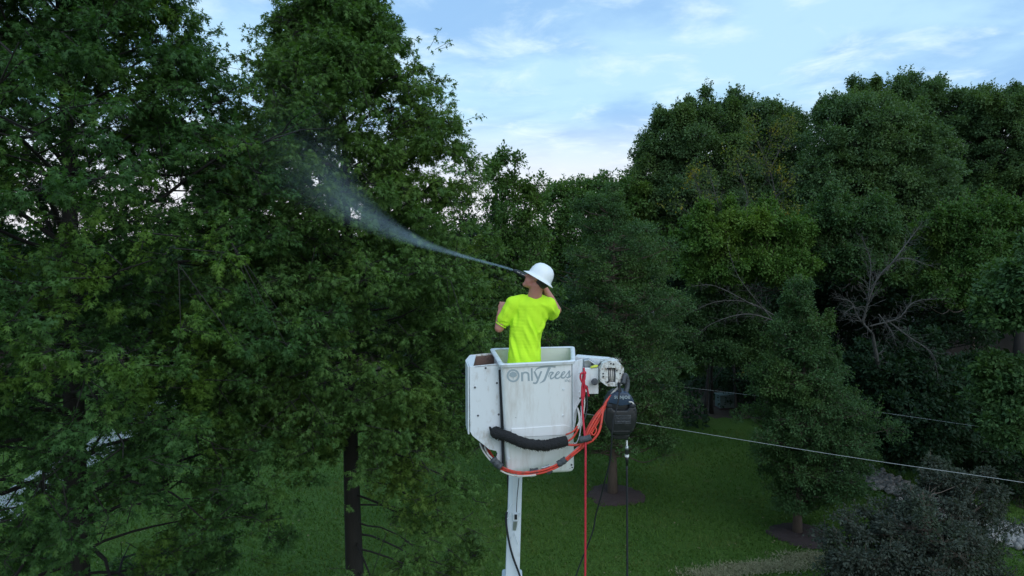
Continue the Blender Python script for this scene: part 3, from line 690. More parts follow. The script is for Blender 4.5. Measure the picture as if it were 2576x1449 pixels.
# ---- dead trees
def dead_tree(name, base, paths, label, r0, seed, leafblobs=None, twig=1.0, leafm=None, spread=.5):
    g = np.random.default_rng(seed); mb = MB(); tw = []
    for pts, ra, rb in paths:
        c = curve(pts, 6 * (len(pts) - 1)); n = len(c)
        ra, rb = ra * .5, rb * .5
        mb.tube(c, [(ra + (rb - ra) * i / (n - 1)) * (1 + .12 * g.normal()) for i in range(n)], 6, False)
        for i in range(2, n):
            rr = ra + (rb - ra) * i / (n - 1)
            for _ in range(3):
                t = unit(c[min(i + 1, n - 1)] - c[i - 1]); dv = unit(t * .7 + g.normal(0, spread, 3)); L = g.uniform(.25, .8) * twig * (1.2 - .5 * i / n)
                q0 = c[i]
                for k in range(3):
                    q1 = q0 + dv * L / 3; tw.append((*q0, *q1, rr * .45 / (k + 1), rr * .45 / (k + 2)))
                    if k: 
                        d2 = unit(dv + g.normal(0, .6, 3)); tw.append((*q0, *(q0 + d2 * L * .4), rr * .2, .003))
                    q0 = q1; dv = unit(dv + g.normal(0, .25, 3))
    lv = lf = None
    if leafblobs:
        A = np.array([t[3:6] for t in tw]); 
        k = g.choice(len(A), int(len(A) * leafblobs), replace=False); n = len(k) * 26
        pos = np.repeat(A[k], 26, 0) + g.normal(0, .14, (n, 3))
        lv, lf = leaves(pos, g.normal(0, 1, (n, 3)), g.normal(0, .6, (n, 3)) + np.array([0, 0, .8]), g.uniform(.07, .13, n), T_LEAF)
    return tree_objects(name, base, label, 'dead tree', lv, lf, mb, tw, leafm, M['bark_grey'])
dead_tree('dead_tree', HP(1975, 1010, 0), [
    ([HP(1975, 1010, 0), P(1970, 700, 28), P(1955, 520, 27)], .11, .07),
    ([P(1955, 520, 27), P(1940, 440, 26.5), P(1915, 380, 26.3), P(1890, 300, 26)], .06, .010),
    ([P(1935, 430, 26.5), P(1975, 350, 26.3), P(1985, 320, 26)], .05, .01), ([P(1925, 400, 26.5), P(1950, 330, 26.2)], .04, .01),
    ([P(1950, 500, 27), P(1995, 440, 26.5)], .04, .01), ([P(1930, 420, 26.5), P(1870, 390, 26)], .03, .008)],
    'dead grey tree with a few yellow leaves, standing before the maples', .1, 61, .10, 1.3, M['yellow'], .4)
dead_tree('dead_tree', HP(1900, 1030, 0), [
    ([HP(1900, 1030, 0), P(1880, 760, 26), P(1850, 600, 25.6)], .08, .05),
    ([P(1850, 600, 25.6), P(1810, 520, 25.5), P(1780, 420, 25.2)], .06, .012), ([P(1845, 590, 25.6), P(1770, 560, 25.4), P(1700, 510, 25)], .05, .008),
    ([P(1850, 580, 25.6), P(1880, 500, 25.4), P(1850, 400, 25.2)], .05, .01), ([P(1820, 540, 25.6), P(1760, 480, 25.4), P(1745, 440, 25)], .04, .008), ([P(1860, 560, 25.6), P(1930, 540, 25.4), P(1990, 520, 25)], .03, .006)],
    'half-dead tree with a tangle of bare grey twigs, left of the yellow-leaved one', .1, 62, .07, 1.4, M['yellow'], .45)
dead_tree('dead_tree', HP(2200, 1120, 0), [
    ([HP(2200, 1120, 0), P(2210, 960, 22), P(2195, 840, 21)], .15, .09),
    ([P(2195, 840, 21), P(2160, 800, 21), P(2140, 760, 20.8), P(2105, 750, 20.6)], .08, .012), ([P(2150, 770, 20.8), P(2120, 790, 20.7)], .03, .008),
    ([P(2170, 810, 21), P(2190, 740, 20.8), P(2215, 690, 20.8), P(2270, 650, 20.6), P(2345, 670, 20.4)], .075, .012),
    ([P(2230, 680, 20.8), P(2290, 600, 20.8), P(2320, 560, 20.8)], .05, .01), ([P(2185, 745, 20.8), P(2190, 660, 20.9), P(2170, 600, 21)], .04, .01),
    ([P(2190, 820, 21), P(2260, 800, 20.8), P(2300, 760, 20.8), P(2380, 750, 20.6)], .06, .01), ([P(2230, 805, 20.9), P(2290, 850, 20.7), P(2345, 890, 20.5), P(2360, 950, 20.4)], .05, .01),
    ([P(2210, 790, 20.8), P(2240, 830, 20.6), P(2255, 870, 20.5)], .035, .008)],
    'bare dead tree with crooked grey branches in front of the dark wood', .1, 63, None, .85, None, .5)
dead_tree('dead_tree', HP(1980, 1090, 0), [
    ([HP(1980, 1090, 0), P(1985, 900, 24), P(1960, 800, 23.6)], .1, .06), ([P(1960, 810, 23.6), P(1880, 790, 23.4), P(1800, 810, 23.2), P(1740, 850, 23)], .05, .008),
    ([P(1960, 800, 23.6), P(1880, 760, 23.4), P(1800, 760, 23.2), P(1730, 790, 23)], .05, .008), ([P(1940, 800, 23.5), P(1860, 700, 23.4), P(1830, 620, 23.3)], .04, .008), ([P(1900, 770, 23.4), P(1800, 720, 23.2), P(1740, 720, 23)], .035, .008)],
    'low arching bare branches left of the pointed pear tree', .1, 64, None, .75, None, .5)
# ---- silvery bush
bb = HP(2300, 1560, 0)
blob_tree('bush', (bb[0], 14.2, 0), [B(2380, 1215, 75, 52, 15.2), B(2450, 1270, 75, 80, 15), B(2310, 1300, 75, 60, 14.6), B(2190, 1360, 100, 72, 14), B(2330, 1350, 130, 100, 14), B(2440, 1400, 90, 110, 14), B(2150, 1430, 85, 78, 13.6), B(2270, 1480, 150, 100, 13.5), B(2420, 1520, 120, 90, 13.5), B(2150, 1540, 120, 90, 13.4)],
          'large silvery grey-green bush in the lower right corner', 'bush', M['grey_bush'], M['bark_brown'], r0=.07, sub=20, tufts=30, per=11, leaf=.075, tuft_r=.17, seed=70, spires=False, sub_r=.30, shoots=.06)
# ---- far wood behind everything
def far_wood():
    n = 150000
    y = rng.uniform(46, 74, n); x = (rng.random(n) * 2 - 1) * 95
    cx = np.round(x / 5.5) * 5.5 + np.sin(np.round(x / 5.5) * 7.1) * 1.5
    Hh = 8.3 + 1.6 * np.sin(cx * 1.7) + 1.2 * np.sin(cx * .45 + 1) + np.where(x > 8, 3.8, 0) + np.where(x > 25, 2, 0)
    prof_ = np.sqrt(np.maximum(.05, 1 - ((x - cx) / 4.2) ** 2))
    z = Hh * prof_ * rng.random(n) ** .45
    pos = np.stack([x, y, z + .2], 1) + rng.normal(0, .3, (n, 3))
    v, f = leaves(pos, rng.normal(0, 1, (n, 3)), rng.normal(0, .5, (n, 3)) + np.array([0, -.3, .8]), rng.uniform(.5, .95, n), T_LOBE)
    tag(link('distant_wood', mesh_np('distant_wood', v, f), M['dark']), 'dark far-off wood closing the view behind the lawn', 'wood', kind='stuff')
far_wood()
def undergrowth():
    n = 60000
    x = rng.uniform(-2, 40, n); y = rng.uniform(30, 44, n) - np.clip((x - 12) * .35, 0, 9)
    hh = 1.4 + 1.0 * np.sin(x * 1.3) * np.sin(y * .9) + .8 * np.sin(x * .37)
    z = np.maximum(.2, hh) * rng.random(n) ** .6
    keep = ~((np.abs(x - 10.7) < 1.6) & (y < 36)); x, y, z = x[keep], y[keep], z[keep]; n = len(x)
    v, f = leaves(np.stack([x, y, z], 1), rng.normal(0, 1, (n, 3)), rng.normal(0, .5, (n, 3)) + np.array([0, -.2, .8]), rng.uniform(.14, .3, n), T_LEAF)
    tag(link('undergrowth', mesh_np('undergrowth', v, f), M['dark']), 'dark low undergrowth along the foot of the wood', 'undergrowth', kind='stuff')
undergrowth()
# ---- rocks
def rock_bed():
    path = curve([HP(2120, 1192, 0), HP(2230, 1215, 0), HP(2330, 1262, 0), HP(2460, 1325, 0), HP(2600, 1372, 0), HP(2760, 1440, 0)], 40)
    V = []; Fc = []
    ico = bmesh.new(); bmesh.ops.create_icosphere(ico, subdivisions=1, radius=1); iv = np.array([v.co[:] for v in ico.verts]); fi = np.array([[v.index for v in f.verts] for f in ico.faces]); ico.free()
    n = 1500; k = 0
    for i in range(n):
        p = path[rng.integers(0, len(path) - 1)]; q = path[min(len(path) - 1, rng.integers(0, len(path)))]
        j = rng.random() * (len(path) - 1.001); a = path[int(j)] + (path[int(j) + 1] - path[int(j)]) * (j % 1)
        c = a + np.array([rng.normal(0, .30), rng.normal(0, .55), 0]); s = rng.uniform(.06, .17, 3); s[2] *= .7
        th = rng.random() * 6.28; Rm = np.array([[math.cos(th), -math.sin(th), 0], [math.sin(th), math.cos(th), 0], [0, 0, 1]])
        v = (iv * (1 + rng.normal(0, .13, (len(iv), 1))) * s) @ Rm.T + c + np.array([0, 0, s[2] * .5 + .06 * rng.random()])
        V.append(v); Fc.append(fi + k); k += len(iv)
    o = link('rock_bed', mesh_np('rock_bed', np.vstack(V), np.vstack(Fc)), M['rock'])
    tag(o, 'band of loose pale grey stones behind the silvery bush', 'rocks', kind='stuff')
rock_bed()
# ---- green utility box
def utility_box():
    c = HP(1829, 1030, 0); e = empty('utility_box', c, 'small green metal utility box on the ground between the trees', 'utility box')
    x, y = c[0], c[1] + .3
    MB().box((x, y, .38), (.86, .6, .62), R(8)).build('cabinet', M['box_green'], e, bevel=.02)
    MB().box((x, y, .72), (.92, .66, .06), R(8)).build('lid', M['box_green'], e, bevel=.015)
    MB().box((x, y, .035), (.98, .74, .07), R(8)).build('concrete_pad', M['mulch'], e, bevel=.01)
utility_box()
# ---- overhead wires
def wire(pts, r, label):
    c = curve(pts, 40)
    o = MB().tube(c, r, 5).build('overhead_wire', M['wire'], None, smooth=True)
    tag(o, label, 'wire')
wire([P(200, 880, 30), P(1000, 965, 22), P(1600, 1063, 16.5), P(2120, 1147, 14), P(2576, 1214, 12.4), P(3300, 1330, 10.5)], .0052, 'lower and brighter overhead wire crossing behind the machine')
wire([P(700, 860, 38), P(1600, 960, 24), P(2100, 1022, 19), P(2576, 1090, 16.5), P(3300, 1200, 14)], .0042, 'upper fainter overhead wire crossing before the right-hand trees')

# ================================================================= THE LIFT
ZT, ZB = 7.6, 6.655

def onplane(px, py, o, n):
    r = ray(px, py); c = np.array([0, 0, CAMZ]); return c + r * (np.dot(o - c, n) / np.dot(r, n))
NL, NR, BR_, BL_ = HP(1262, 918, ZT), HP(1442, 909, ZT), HP(1440, 874, ZT), HP(1238, 879, ZT)
nl = HP(1275, 1198, ZB)
_n = np.cross(NR - NL, nl - NL); _n = _n / np.linalg.norm(_n)
nr_ = onplane(1444, 1190, NL, _n)
ctr_t = (NL + NR + BR_ + BL_) / 4
br_ = nr_ + (BR_ - NR) * .93; bl_ = nl + (BL_ - NL) * .93
lift = empty('aerial_lift', (ctr_t[0], ctr_t[1], 0), 'white boom lift carrying a fibreglass bucket with grey lettering', 'aerial lift')
def rounded(corners, r, n=5):
    out = []
    m = len(corners)
    for i in range(m):
        c = corners[i]; a = unit(corners[i - 1] - c); b = unit(corners[(i + 1) % m] - c)
        p0, p1 = c + a * r, c + b * r
        for k in range(n + 1):
            t = k / n; out.append((1 - t) ** 2 * p0 + 2 * t * (1 - t) * c + t * t * p1)
    return out
def inset(cs, d):
    g = sum(cs) / 4; out = []
    for i in range(4):
        c = cs[i]; a = unit(cs[i - 1] - c); b = unit(cs[(i + 1) % 4] - c); out.append(c + (a + b) * d)
    return out
top4, bot4 = [NL, NR, BR_, BL_], [nl, nr_, br_, bl_]
def at(t): return [b * (1 - t) + a * t for a, b in zip(top4, bot4)]
def bucket():
    mb = MB(); rings = []
    for t, d in ((0, .035), (.012, .012), (.035, 0), (.5, 0), (1, 0)):
        rings.append(rounded(inset(at(t), d), .045))
    for t, d in ((1, .018), (.5, .018), (.06, .018), (.04, .04)):
        rings.append(rounded(inset(at(t), d), .04))
    n = len(rings[0]); v = [q for g in rings for q in g]
    f = [(i * n + k, i * n + (k + 1) % n, (i + 1) * n + (k + 1) % n, (i + 1) * n + k) for i in range(len(rings) - 1) for k in range(n)]
    f += [tuple(range(n))[::-1], tuple((len(rings) - 1) * n + k for k in range(n))]
    me = bpy.data.meshes.new('bucket'); me.from_pydata([tuple(map(float, q)) for q in v], [], f)
    o = link('bucket', me, M['white_paint'], lift, True)
    me.materials.append(M['white_in'])
    for p in me.polygons:
        if min(p.vertices) >= 4 * n and p.center.z < ZT - .002 or (len(p.vertices) > 4 and p.center.z > ZB + .02): p.material_index = 1
    me.set_sharp_from_angle(angle=R(35))
    # rolled lip
    lip = MB(); lr = []
    for d, z in ((-.016, -.020), (-.022, .002), (-.016, .009), (.012, .009), (.020, .002), (.016, -.006), (.0, -.006)):
        lr.append([q + np.array([0, 0, z]) for q in rounded(inset(top4, d), .055)])
    n = len(lr[0]); v = [q for g in lr for q in g]; m = len(lr)
    f = [(i * n + k, i * n + (k + 1) % n, ((i + 1) % m) * n + (k + 1) % n, ((i + 1) % m) * n + k) for i in range(m) for k in range(n)]
    lip.add(v, f); lip.build('rim', M['white_metal'], lift, smooth=True).data.set_sharp_from_angle(angle=R(50))
bucket()
FN = unit(np.cross(NR - NL, nl - NL)); 
if FN[1] > 0: FN = -FN
def face(px, py, off=.003):      # a point on the front of the bucket
    return onplane(px, py, NL + FN * off, FN)
def front_depth(px, py): return face(px, py, 0)[1]
# moulded patch, bolts and scuffs
o = MB().prism([face(*z2(595, 905), .001), face(*z2(1105, 868), .001), face(*z2(1145, 885), .001), face(*z2(1140, 960), .001), face(*z2(600, 985), .001)], FN * .006).build('moulded_panel', M['white_paint'], lift, bevel=.003)
for x, y in ((1090, 533), (1086, 782), (575, 1185)):
    a = face(*z2(x, y), 0); MB().tube([a, a + FN * .006], .010, 10).build('bolt', M['white_metal'], lift, smooth=False)
def splat(px, py, r, name='chip', m='rust'):
    n = 9; pts = [face(px + math.cos(k / n * 6.283) * r * rng.uniform(.5, 1.2), py + math.sin(k / n * 6.283) * r * rng.uniform(.5, 1.2), .0015) for k in range(n)]
    MB().prism(pts, FN * .0008).build(name, M[m], lift)
splat(*z2(578, 1188), 2.6, m='tape'); splat(*z2(640, 800), 1.2, m='tape'); splat(*z2(1165, 1245), 3.2, m='tape'); splat(*z2(1172, 1270), 2.0, m='tape'); splat(*z2(1150, 1280), 1.2, m='tape')
# flange plate at the right of the front
wp = [face(1441, 909, .004), HP(1466, 903, ZT)]
dv_ = unit(np.array([wp[1][0] - wp[0][0], wp[1][1] - wp[0][1], 0])); pn = np.array([dv_[1], -dv_[0], 0]); 
if pn[1] > 0: pn = -pn
def wing(px, py): return onplane(px, py, wp[0], pn)
MB().prism([wing(1441, 910), wing(1466, 903), wing(1462, 1007), wing(1453, 1021), wing(1449, 1060), wing(1443, 1090)], -pn * .008).build('side_flange', M['white_metal'], lift, bevel=.002)
for x, y in ((1243, 617), (1240, 375), (1240, 560)):
    a = wing(*z2(x, y)); MB().tube([a, a + pn * .007], .008, 8).build('bolt', M['black_matte'] if y == 617 else M['white_metal'], lift)

# lettering: strokes cut out of grey film on the bucket front
def tz(x, y): return 1255.8 + x * .0875, 888.7 + y * .0875
def stroke(pts, widths, lay, closed=False, smooth=True):
    pts = [np.array([*p, 0.0]) for p in pts]
    c = curve(pts, 9 * (len(pts) - 1)) if smooth and len(pts) > 2 else pts
    n = len(c); wd = np.interp(np.linspace(0, 1, n), np.linspace(0, 1, len(widths)), widths) if hasattr(widths, '__len__') else [widths] * n
    a, b = [], []
    for i in range(n):
        t = c[min(i + 1, n - 1)] - c[max(i - 1, 0)]; t = t / max(1e-6, np.linalg.norm(t)); q = np.array([-t[1], t[0], 0]) * wd[i] / 2
        a.append(face(*tz(*(c[i] + q)[:2]), .0012 + lay * .0003)); b.append(face(*tz(*(c[i] - q)[:2]), .0012 + lay * .0003))
    return a + b, [(i, i + 1, n + i + 1, n + i) for i in range(n - 1)]
def letters():
    groups = [
        ([([(400 + 160 * math.cos(a), 645 + 163 * math.sin(a)) for a in np.linspace(0, 2 * math.pi, 25)], 52, False)]),
        [([(655, 545), (662, 805)], 54, False), ([(668, 620), (700, 565), (770, 550), (830, 580), (845, 640), (852, 795)], [30, 46, 50, 52, 52, 52], True)],
        [([(935, 430), (945, 790)], 50, False)],
        [([(1010, 520), (1115, 750)], 52, False), ([(1215, 515), (1130, 720), (1085, 830), (1040, 860), (975, 850)], [48, 50, 50, 46, 40], True)],
        [([(1025, 530), (1080, 450), (1200, 400), (1400, 378), (1620, 388)], [14, 34, 56, 50, 48], True), ([(1450, 400), (1400, 520), (1345, 660), (1290, 780), (1160, 865)], [78, 66, 60, 60, 8], True)],
        [([(1410, 690), (1460, 560), (1550, 560), (1480, 650), (1490, 730), (1560, 700), (1600, 660)], [10, 34, 44, 44, 46, 30, 26], True)],
        [([(1600, 660), (1690, 600), (1730, 550), (1690, 530), (1630, 610), (1620, 700), (1690, 720), (1770, 660)], [24, 26, 26, 26, 44, 48, 40, 24], True)],
        [([(1770, 660), (1850, 600), (1890, 545), (1850, 528), (1795, 610), (1790, 690), (1860, 705), (1930, 640)], [24, 26, 26, 26, 44, 48, 40, 24], True)],
        [([(1900, 660), (1980, 560), (2025, 510), (2015, 590), (2020, 640), (1980, 700), (1930, 690)], [18, 26, 40, 40, 42, 42, 30], True), ([(1975, 705), (2035, 680), (2080, 620)], [34, 26, 10], True)],
        [([(1897, 765), (1900, 822)], 15, False), ([(1895, 738), (1896, 748)], 15, False), ([(1930, 822), (1928, 768), (1960, 765), (1975, 785), (1977, 822)], 14, True), ([(2045, 778), (2015, 765), (2000, 795), (2015, 822), (2047, 812)], 14, True), ([(2068, 812), (2076, 818)], 10, False)],
        # little tree inside the O
        [([(398, 650), (402, 760)], [26, 14], False)],
    ]
    names = ['letter_o', 'letter_n', 'letter_l', 'letter_y', 'letter_t', 'letter_r', 'letter_e', 'letter_e', 'letter_s', 'lettering', 'emblem_trunk']
    first = None; lay = 0
    v, f = [], []
    for gi, g in enumerate(groups):
        mb = MB()
        for pts, wd, sm in g:
            a, b = stroke(pts, wd, lay % 6, smooth=sm); mb.add(a, b); lay += 1
        if gi == 10:
            cr = [(400 + rx * math.cos(t), 625 + ry * math.sin(t)) for t in np.linspace(0, 2 * math.pi, 28)[:-1] for rx, ry in ((108 + 7 * math.sin(9 * t), (95 if math.sin(t) < 0 else 62) + 7 * math.sin(7 * t)),)]
            mb.add([face(*tz(*q), .0034) for q in cr], [tuple(range(len(cr)))])
        me = mb.mesh('lettering'); v0 = len(v); v += mb.v; f += [tuple(v0 + i for i in q) for q in mb.f]
    me = bpy.data.meshes.new('lettering'); me.from_pydata(v, [], f)
    o = link('lettering', me, M['letter'], lift)
    o['label'] = 'grey painted words OnlyTrees Inc. with a small tree in the first letter'
letters()
# ---- box beside the bucket
def side_box():
    zt = 7.585
    fl, fr, bk_r, bk_l, ml = HP(1182, 923, zt), HP(1256, 916, zt), HP(1239, 888, zt), HP(1185, 893, zt), HP(1174, 906, zt)
    n = unit(np.cross(fr - fl, np.array([0, 0, -1.]))); n = n if n[1] < 0 else -n
    def fp(x, y): return onplane(*z2(x, y), fl, n)
    front = [fp(205, 320), fp(485, 292), fp(505, 650), fp(522, 1100), fp(526, 1250), fp(510, 1245), fp(455, 1195), fp(462, 1165), fp(470, 1140), fp(455, 1115), fp(390, 1100), fp(235, 975), fp(212, 935)]
    MB().prism(front, -n * .010).build('side_cover', M['white_metal'], lift, bevel=.0015)
    h = np.array([0, 0, -.56])
    def wall(a, b, name, m, h_=h, th=.012, zoff=0.0):
        t = unit(b - a); q = np.array([-t[1], t[0], 0]) * th; z_ = np.array([0, 0, zoff])
        return MB().hexa([a + z_, b + z_, b + q + z_, a + q + z_], [a + h_, b + h_, b + q + h_, a + q + h_]).build(name, M[m], lift, bevel=.002)
    wall(fl + n * -.014, ml, 'box_wall', 'white_metal'); wall(ml, bk_l, 'box_wall', 'white_metal'); wall(bk_l, bk_r, 'box_wall', 'dirty_white')
    il = fl * .84 + fr * .16 - n * .03; ib = bk_l * .84 + bk_r * .16 + n * .03
    ir = fr - n * .03 - unit(fr - fl) * .005; irb = bk_r + n * .03
    dz = np.array([0, 0, -.012])
    # brown lined pocket: four inner walls and a floor
    def quad(p, name, m, off): return MB().prism(p, off).build(name, M[m], lift)
    quad([ib + dz, irb + dz, irb + dz + np.array([0, 0, -.30]), ib + dz + np.array([0, 0, -.30])], 'box_lining', 'wood_in', -n * .006)
    quad([il + dz, ib + dz, ib + dz + np.array([0, 0, -.30]), il + dz + np.array([0, 0, -.30])], 'box_lining', 'wood_in', unit(ir - il) * -.006)
    quad([il, ir, irb, ib], 'box_floor', 'wood_in', np.array([0, 0, -.30]) * 0 + np.array([0, 0, -.004])).location += Vector((0, 0, -.20))
    # top deck left of the pocket and front ledge
    quad([fl, il, ib, bk_l, ml], 'box_deck', 'white_metal', np.array([0, 0, -.010]))
    quad([fl * .84 + fr * .16, fr, ir, il], 'box_ledge', 'dirty_white', np.array([0, 0, -.009]))
    for x, y in ((253, 515), (460, 473), (282, 780), (477, 769), (354, 332)):
        a = fp(x, y); MB().tube([a, a + n * .006], .0085, 8).build('bolt', M['tape'], lift)
    a, b = fp(400, 905), fp(425, 950)
    MB().prism([fp(385, 885), fp(400, 885), fp(440, 935), fp(430, 968), fp(400, 955)], n * .002).build('cut_out_patch', M['black_matte'], lift)  # black patch painted for the dark of a cut-out, no opening
    return fp, n
fp, bn = side_box()
MB().tube([P(1257, 930, 5.47), P(1262, 1040, 5.46), P(1266, 1172, 5.45)], .011, 8).build('gap_tube', M['black_matte'], lift)  # thin black tube along the gap between box and bucket
MB().tube([P(1250, 1140, 5.5), P(1256, 1160, 5.5), P(1263, 1168, 5.5)], .014, 8).build('hinge', M['steel'], lift)
# ---- boom mast
def boom():
    wv = .0
    a = P(1297, 1185, 6.25); b = P(1289, 1440, 6.25)
    lo = a + (b - a) * ((a[2] - .9) / (a[2] - b[2]))
    def sq(c, hw, hd): return [c + np.array([-hw, -hd, 0]), c + np.array([hw, -hd, 0]), c + np.array([hw, hd, 0]), c + np.array([-hw, hd, 0])]
    MB().hexa(sq(lo, .085, .10), sq(a, .064, .09)).build('boom', M['boom_paint'], lift, bevel=.012, smooth=True)
    mid = a + (b - a) * .62
    # open channel ribs, sheave and clip on the boom face
    fdir = np.array([0, -1., 0])
    def on(px, py, off=.0): 
        c = P(px, py, 6.15); c[1] = 6.25 - .10 - off; return P(px, py, c[1])
    MB().prism([on(1292, 1200), on(1293.5, 1200), on(1291, 1295), on(1289.5, 1295)], fdir * .006).build('rib', M['white_metal'], lift)
    MB().tube([on(1305.5, 1203, .012), on(1301, 1250, .012), on(1299, 1288, .012)], .0035, 6).build('control_rod', M['black_matte'], lift)
    MB().prism([on(1291, 1291), on(1303, 1291), on(1303, 1308), on(1291, 1308)], fdir * .018).build('pulley_housing', M['white_metal'], lift, bevel=.003)
    MB().prism([on(1294, 1294, .02), on(1301, 1294, .02), on(1301, 1307, .02), on(1294, 1307, .02)], fdir * .003).build('pulley', M['black_matte'], lift)
    MB().prism([on(1291, 1311), on(1302, 1311), on(1298, 1334), on(1290, 1334)], fdir * .006).build('cover_plate', M['steel'], lift, bevel=.002)
    MB().tube([on(1285, 1358, .006), on(1294, 1340, .006), on(1304, 1369, .006)], .004, 6).build('reinforcement', M['white_metal'], lift)
    MB().tube(curve([on(1289, 1265, .01), on(1278, 1283, .02), on(1274, 1297, .02), on(1277, 1305, .02), on(1285, 1290, .01)], 16), .0035, 6).build('clip', M['white_metal'], lift, smooth=True)
    MB().tube([on(1303, 1290, .01), on(1310, 1288, .01), on(1309, 1298, .01)], .007, 6).build('latch', M['white_metal'], lift)
    c = P(1288, 1446, 6.25)
    MB().hexa(sq(c + np.array([0, 0, -.6]), .105, .13), sq(c, .100, .125)).build('boom_sleeve', M['boom_paint'], lift, bevel=.02, smooth=True)
    MB().tube(curve([on(1275, 1288, .03), on(1273, 1310, .03), on(1279, 1355, .03), on(1290, 1400, .03), on(1309, 1452, .035), on(1320, 1500, .05)], 24), .010, 8).build('boom_hose', M['black_matte'], lift, smooth=True)
    MB().tube([lo, lo + np.array([0, 0, -.9])], .28, 20).build('turret', M['boom_paint'], lift, bevel=.02)
    # arm that carries the bucket from behind
    MB().hexa([ctr_t + np.array([-.05, .24, -.90]), ctr_t + np.array([.10, .24, -.90]), ctr_t + np.array([.10, .42, -.90]), ctr_t + np.array([-.05, .42, -.90])],
              [ctr_t + np.array([-.05, .24, -.75]), ctr_t + np.array([.10, .24, -.75]), ctr_t + np.array([.10, .42, -.75]), ctr_t + np.array([-.05, .42, -.75])]).build('bucket_mount', M['boom_paint'], lift, bevel=.01)
boom()
# ---- arm, bracket and winch at the right
def winch():
    A = lambda x, y, d: Z2(x, y, d)
    back = np.array([.03, .12, 0])
    MB().prism([A(1195, 222, 5.95), A(1290, 232, 5.9), A(1500, 248, 5.85), A(1600, 275, 5.85), A(1600, 420, 5.85), A(1400, 330, 5.85), A(1230, 330, 5.9)], back).build('jib_arm', M['white_metal'], lift, bevel=.01, smooth=True)
    MB().prism([A(1280, 262, 5.72), A(1330, 250, 5.72), A(1400, 300, 5.72), A(1412, 345, 5.72), A(1282, 345, 5.72)], np.array([0, .08, 0])).build('bracket', M['steel'], lift, bevel=.006)
    MB().tube([A(1360, 296, 5.70), A(1360, 296, 5.66)], .012, 10).build('bolt', M['black_matte'], lift)
    MB().prism([A(1272, 334, 5.64), A(1420, 336, 5.64), A(1419, 577, 5.64), A(1330, 577, 5.64), A(1272, 545, 5.64)], np.array([0, .035, 0])).build('control_plate', M['white_paint'], lift, bevel=.004)
    MB().tube([A(1384, 462, 5.645), A(1384, 462, 5.59)], [.024, .030], 16).build('knob', M['tape'], lift, smooth=True, bevel=.004)
    MB().tube([A(1305, 512, 5.645), A(1303, 512, 5.60)], .016, 12).build('pin', M['black_matte'], lift, bevel=.003)
    MB().prism([A(1350, 455, 5.638), A(1358, 440, 5.638), A(1366, 470, 5.638), A(1358, 480, 5.638)], np.array([0, -.004, 0])).build('washer', M['steel'], lift)
    # hinge between plate and winch
    MB().prism([A(1418, 340, 5.66), A(1436, 340, 5.66), A(1436, 470, 5.66), A(1418, 470, 5.66)], np.array([0, .05, 0])).build('hinge', M['steel'], lift)
    # winch housing: frame round the drum window
    out = [(1447, 318), (1478, 272), (1590, 262), (1614, 300), (1616, 508), (1500, 506), (1436, 458)]
    win = [(1511, 333), (1579, 333), (1581, 470), (1511, 470)]
    d0 = 5.58; yb = np.array([0, .16, 0])
    MB().prism([A(1436, 345, d0), A(1460, 290, d0), A(1511, 272, d0), A(1511, 506, d0), A(1500, 506, d0), A(1436, 458, d0)], yb).build('winch_frame', M['dirty_white'], lift, bevel=.004)
    MB().prism([A(1581, 266, d0), A(1595, 268, d0), A(1614, 300, d0), A(1616, 508, d0), A(1581, 507, d0)], yb).build('winch_frame', M['dirty_white'], lift, bevel=.004)
    MB().prism([A(1511, 270, d0 + .001), A(1581, 264, d0 + .001), A(1581, 333, d0 + .001), A(1511, 333, d0 + .001)], yb).build('winch_frame', M['dirty_white'], lift, bevel=.003)
    MB().prism([A(1511, 470, d0 + .001), A(1581, 470, d0 + .001), A(1581, 507, d0 + .001), A(1511, 506, d0 + .001)], yb).build('winch_frame', M['dirty_white'], lift, bevel=.003)
    MB().prism([A(1505, 325, d0 + .12), A(1585, 325, d0 + .12), A(1585, 480, d0 + .12), A(1505, 480, d0 + .12)], np.array([0, .01, 0])).build('winch_back', M['black_matte'], lift)
    for k in range(7):   # wound rope on the drum, slightly slanted turns
        x = 1517 + k * 9
        MB().tube(curve([A(x + 3, 334, d0 + .06), A(x - 2, 370, d0 + .02), A(x + 1, 430, d0 + .015), A(x + 5, 468, d0 + .06)], 10), .0055 if k % 3 else .008, 6).build('winch_rope', M['white_hose'] if k % 2 else M['tape'], lift, smooth=True)
    MB().prism([A(1612, 292, 5.60), A(1640, 305, 5.61), A(1660, 330, 5.66), A(1660, 395, 5.66), A(1652, 492, 5.63), A(1630, 500, 5.61), A(1614, 505, 5.60)], np.array([0, .14, 0])).build('winch_gearbox', M['dirty_white'], lift, bevel=.008, smooth=True)
    MB().prism([A(1440, 345, 5.70), A(1410, 330, 5.74), A(1470, 285, 5.74), A(1560, 250, 5.74), A(1600, 290, 5.70)], np.array([0, .06, 0])).build('winch_hood', M['dirty_white'], lift, bevel=.01, smooth=True)
    for x, y, r in ((1464, 385, .007), (1464, 413, .007), (1593, 355, .007), (1506, 338, .008), (1508, 466, .008), (1638, 440, .009), (1608, 487, .010), (1562, 296, .008), (1537, 290, .007), (1625, 383, .006)):
        dd = d0 + (.02 if x > 1620 else 0); MB().tube([A(x, y, dd + .004), A(x, y, dd - .006)], r, 8).build('bolt', M['black_matte'], lift)
    # frayed fibres along the top of the winch
    tw = []
    for k in range(90):
        a = A(1480 + rng.random() * 160, 262 + rng.random() * 30, 5.66); tw.append((*a, *(a + rng.normal(0, .014, 3) + np.array([0, 0, .012])), .0015, .0006))
    v, f = fast_tubes(tw); link('frayed_fibres', mesh_np('frayed_fibres', v, f), M['white_hose'], lift)
    MB().tube(curve([A(1420, 335, 5.66), A(1460, 290, 5.64), A(1500, 268, 5.66)], 8), .008, 6).build('winch_line', M['white_hose'], lift, smooth=True)
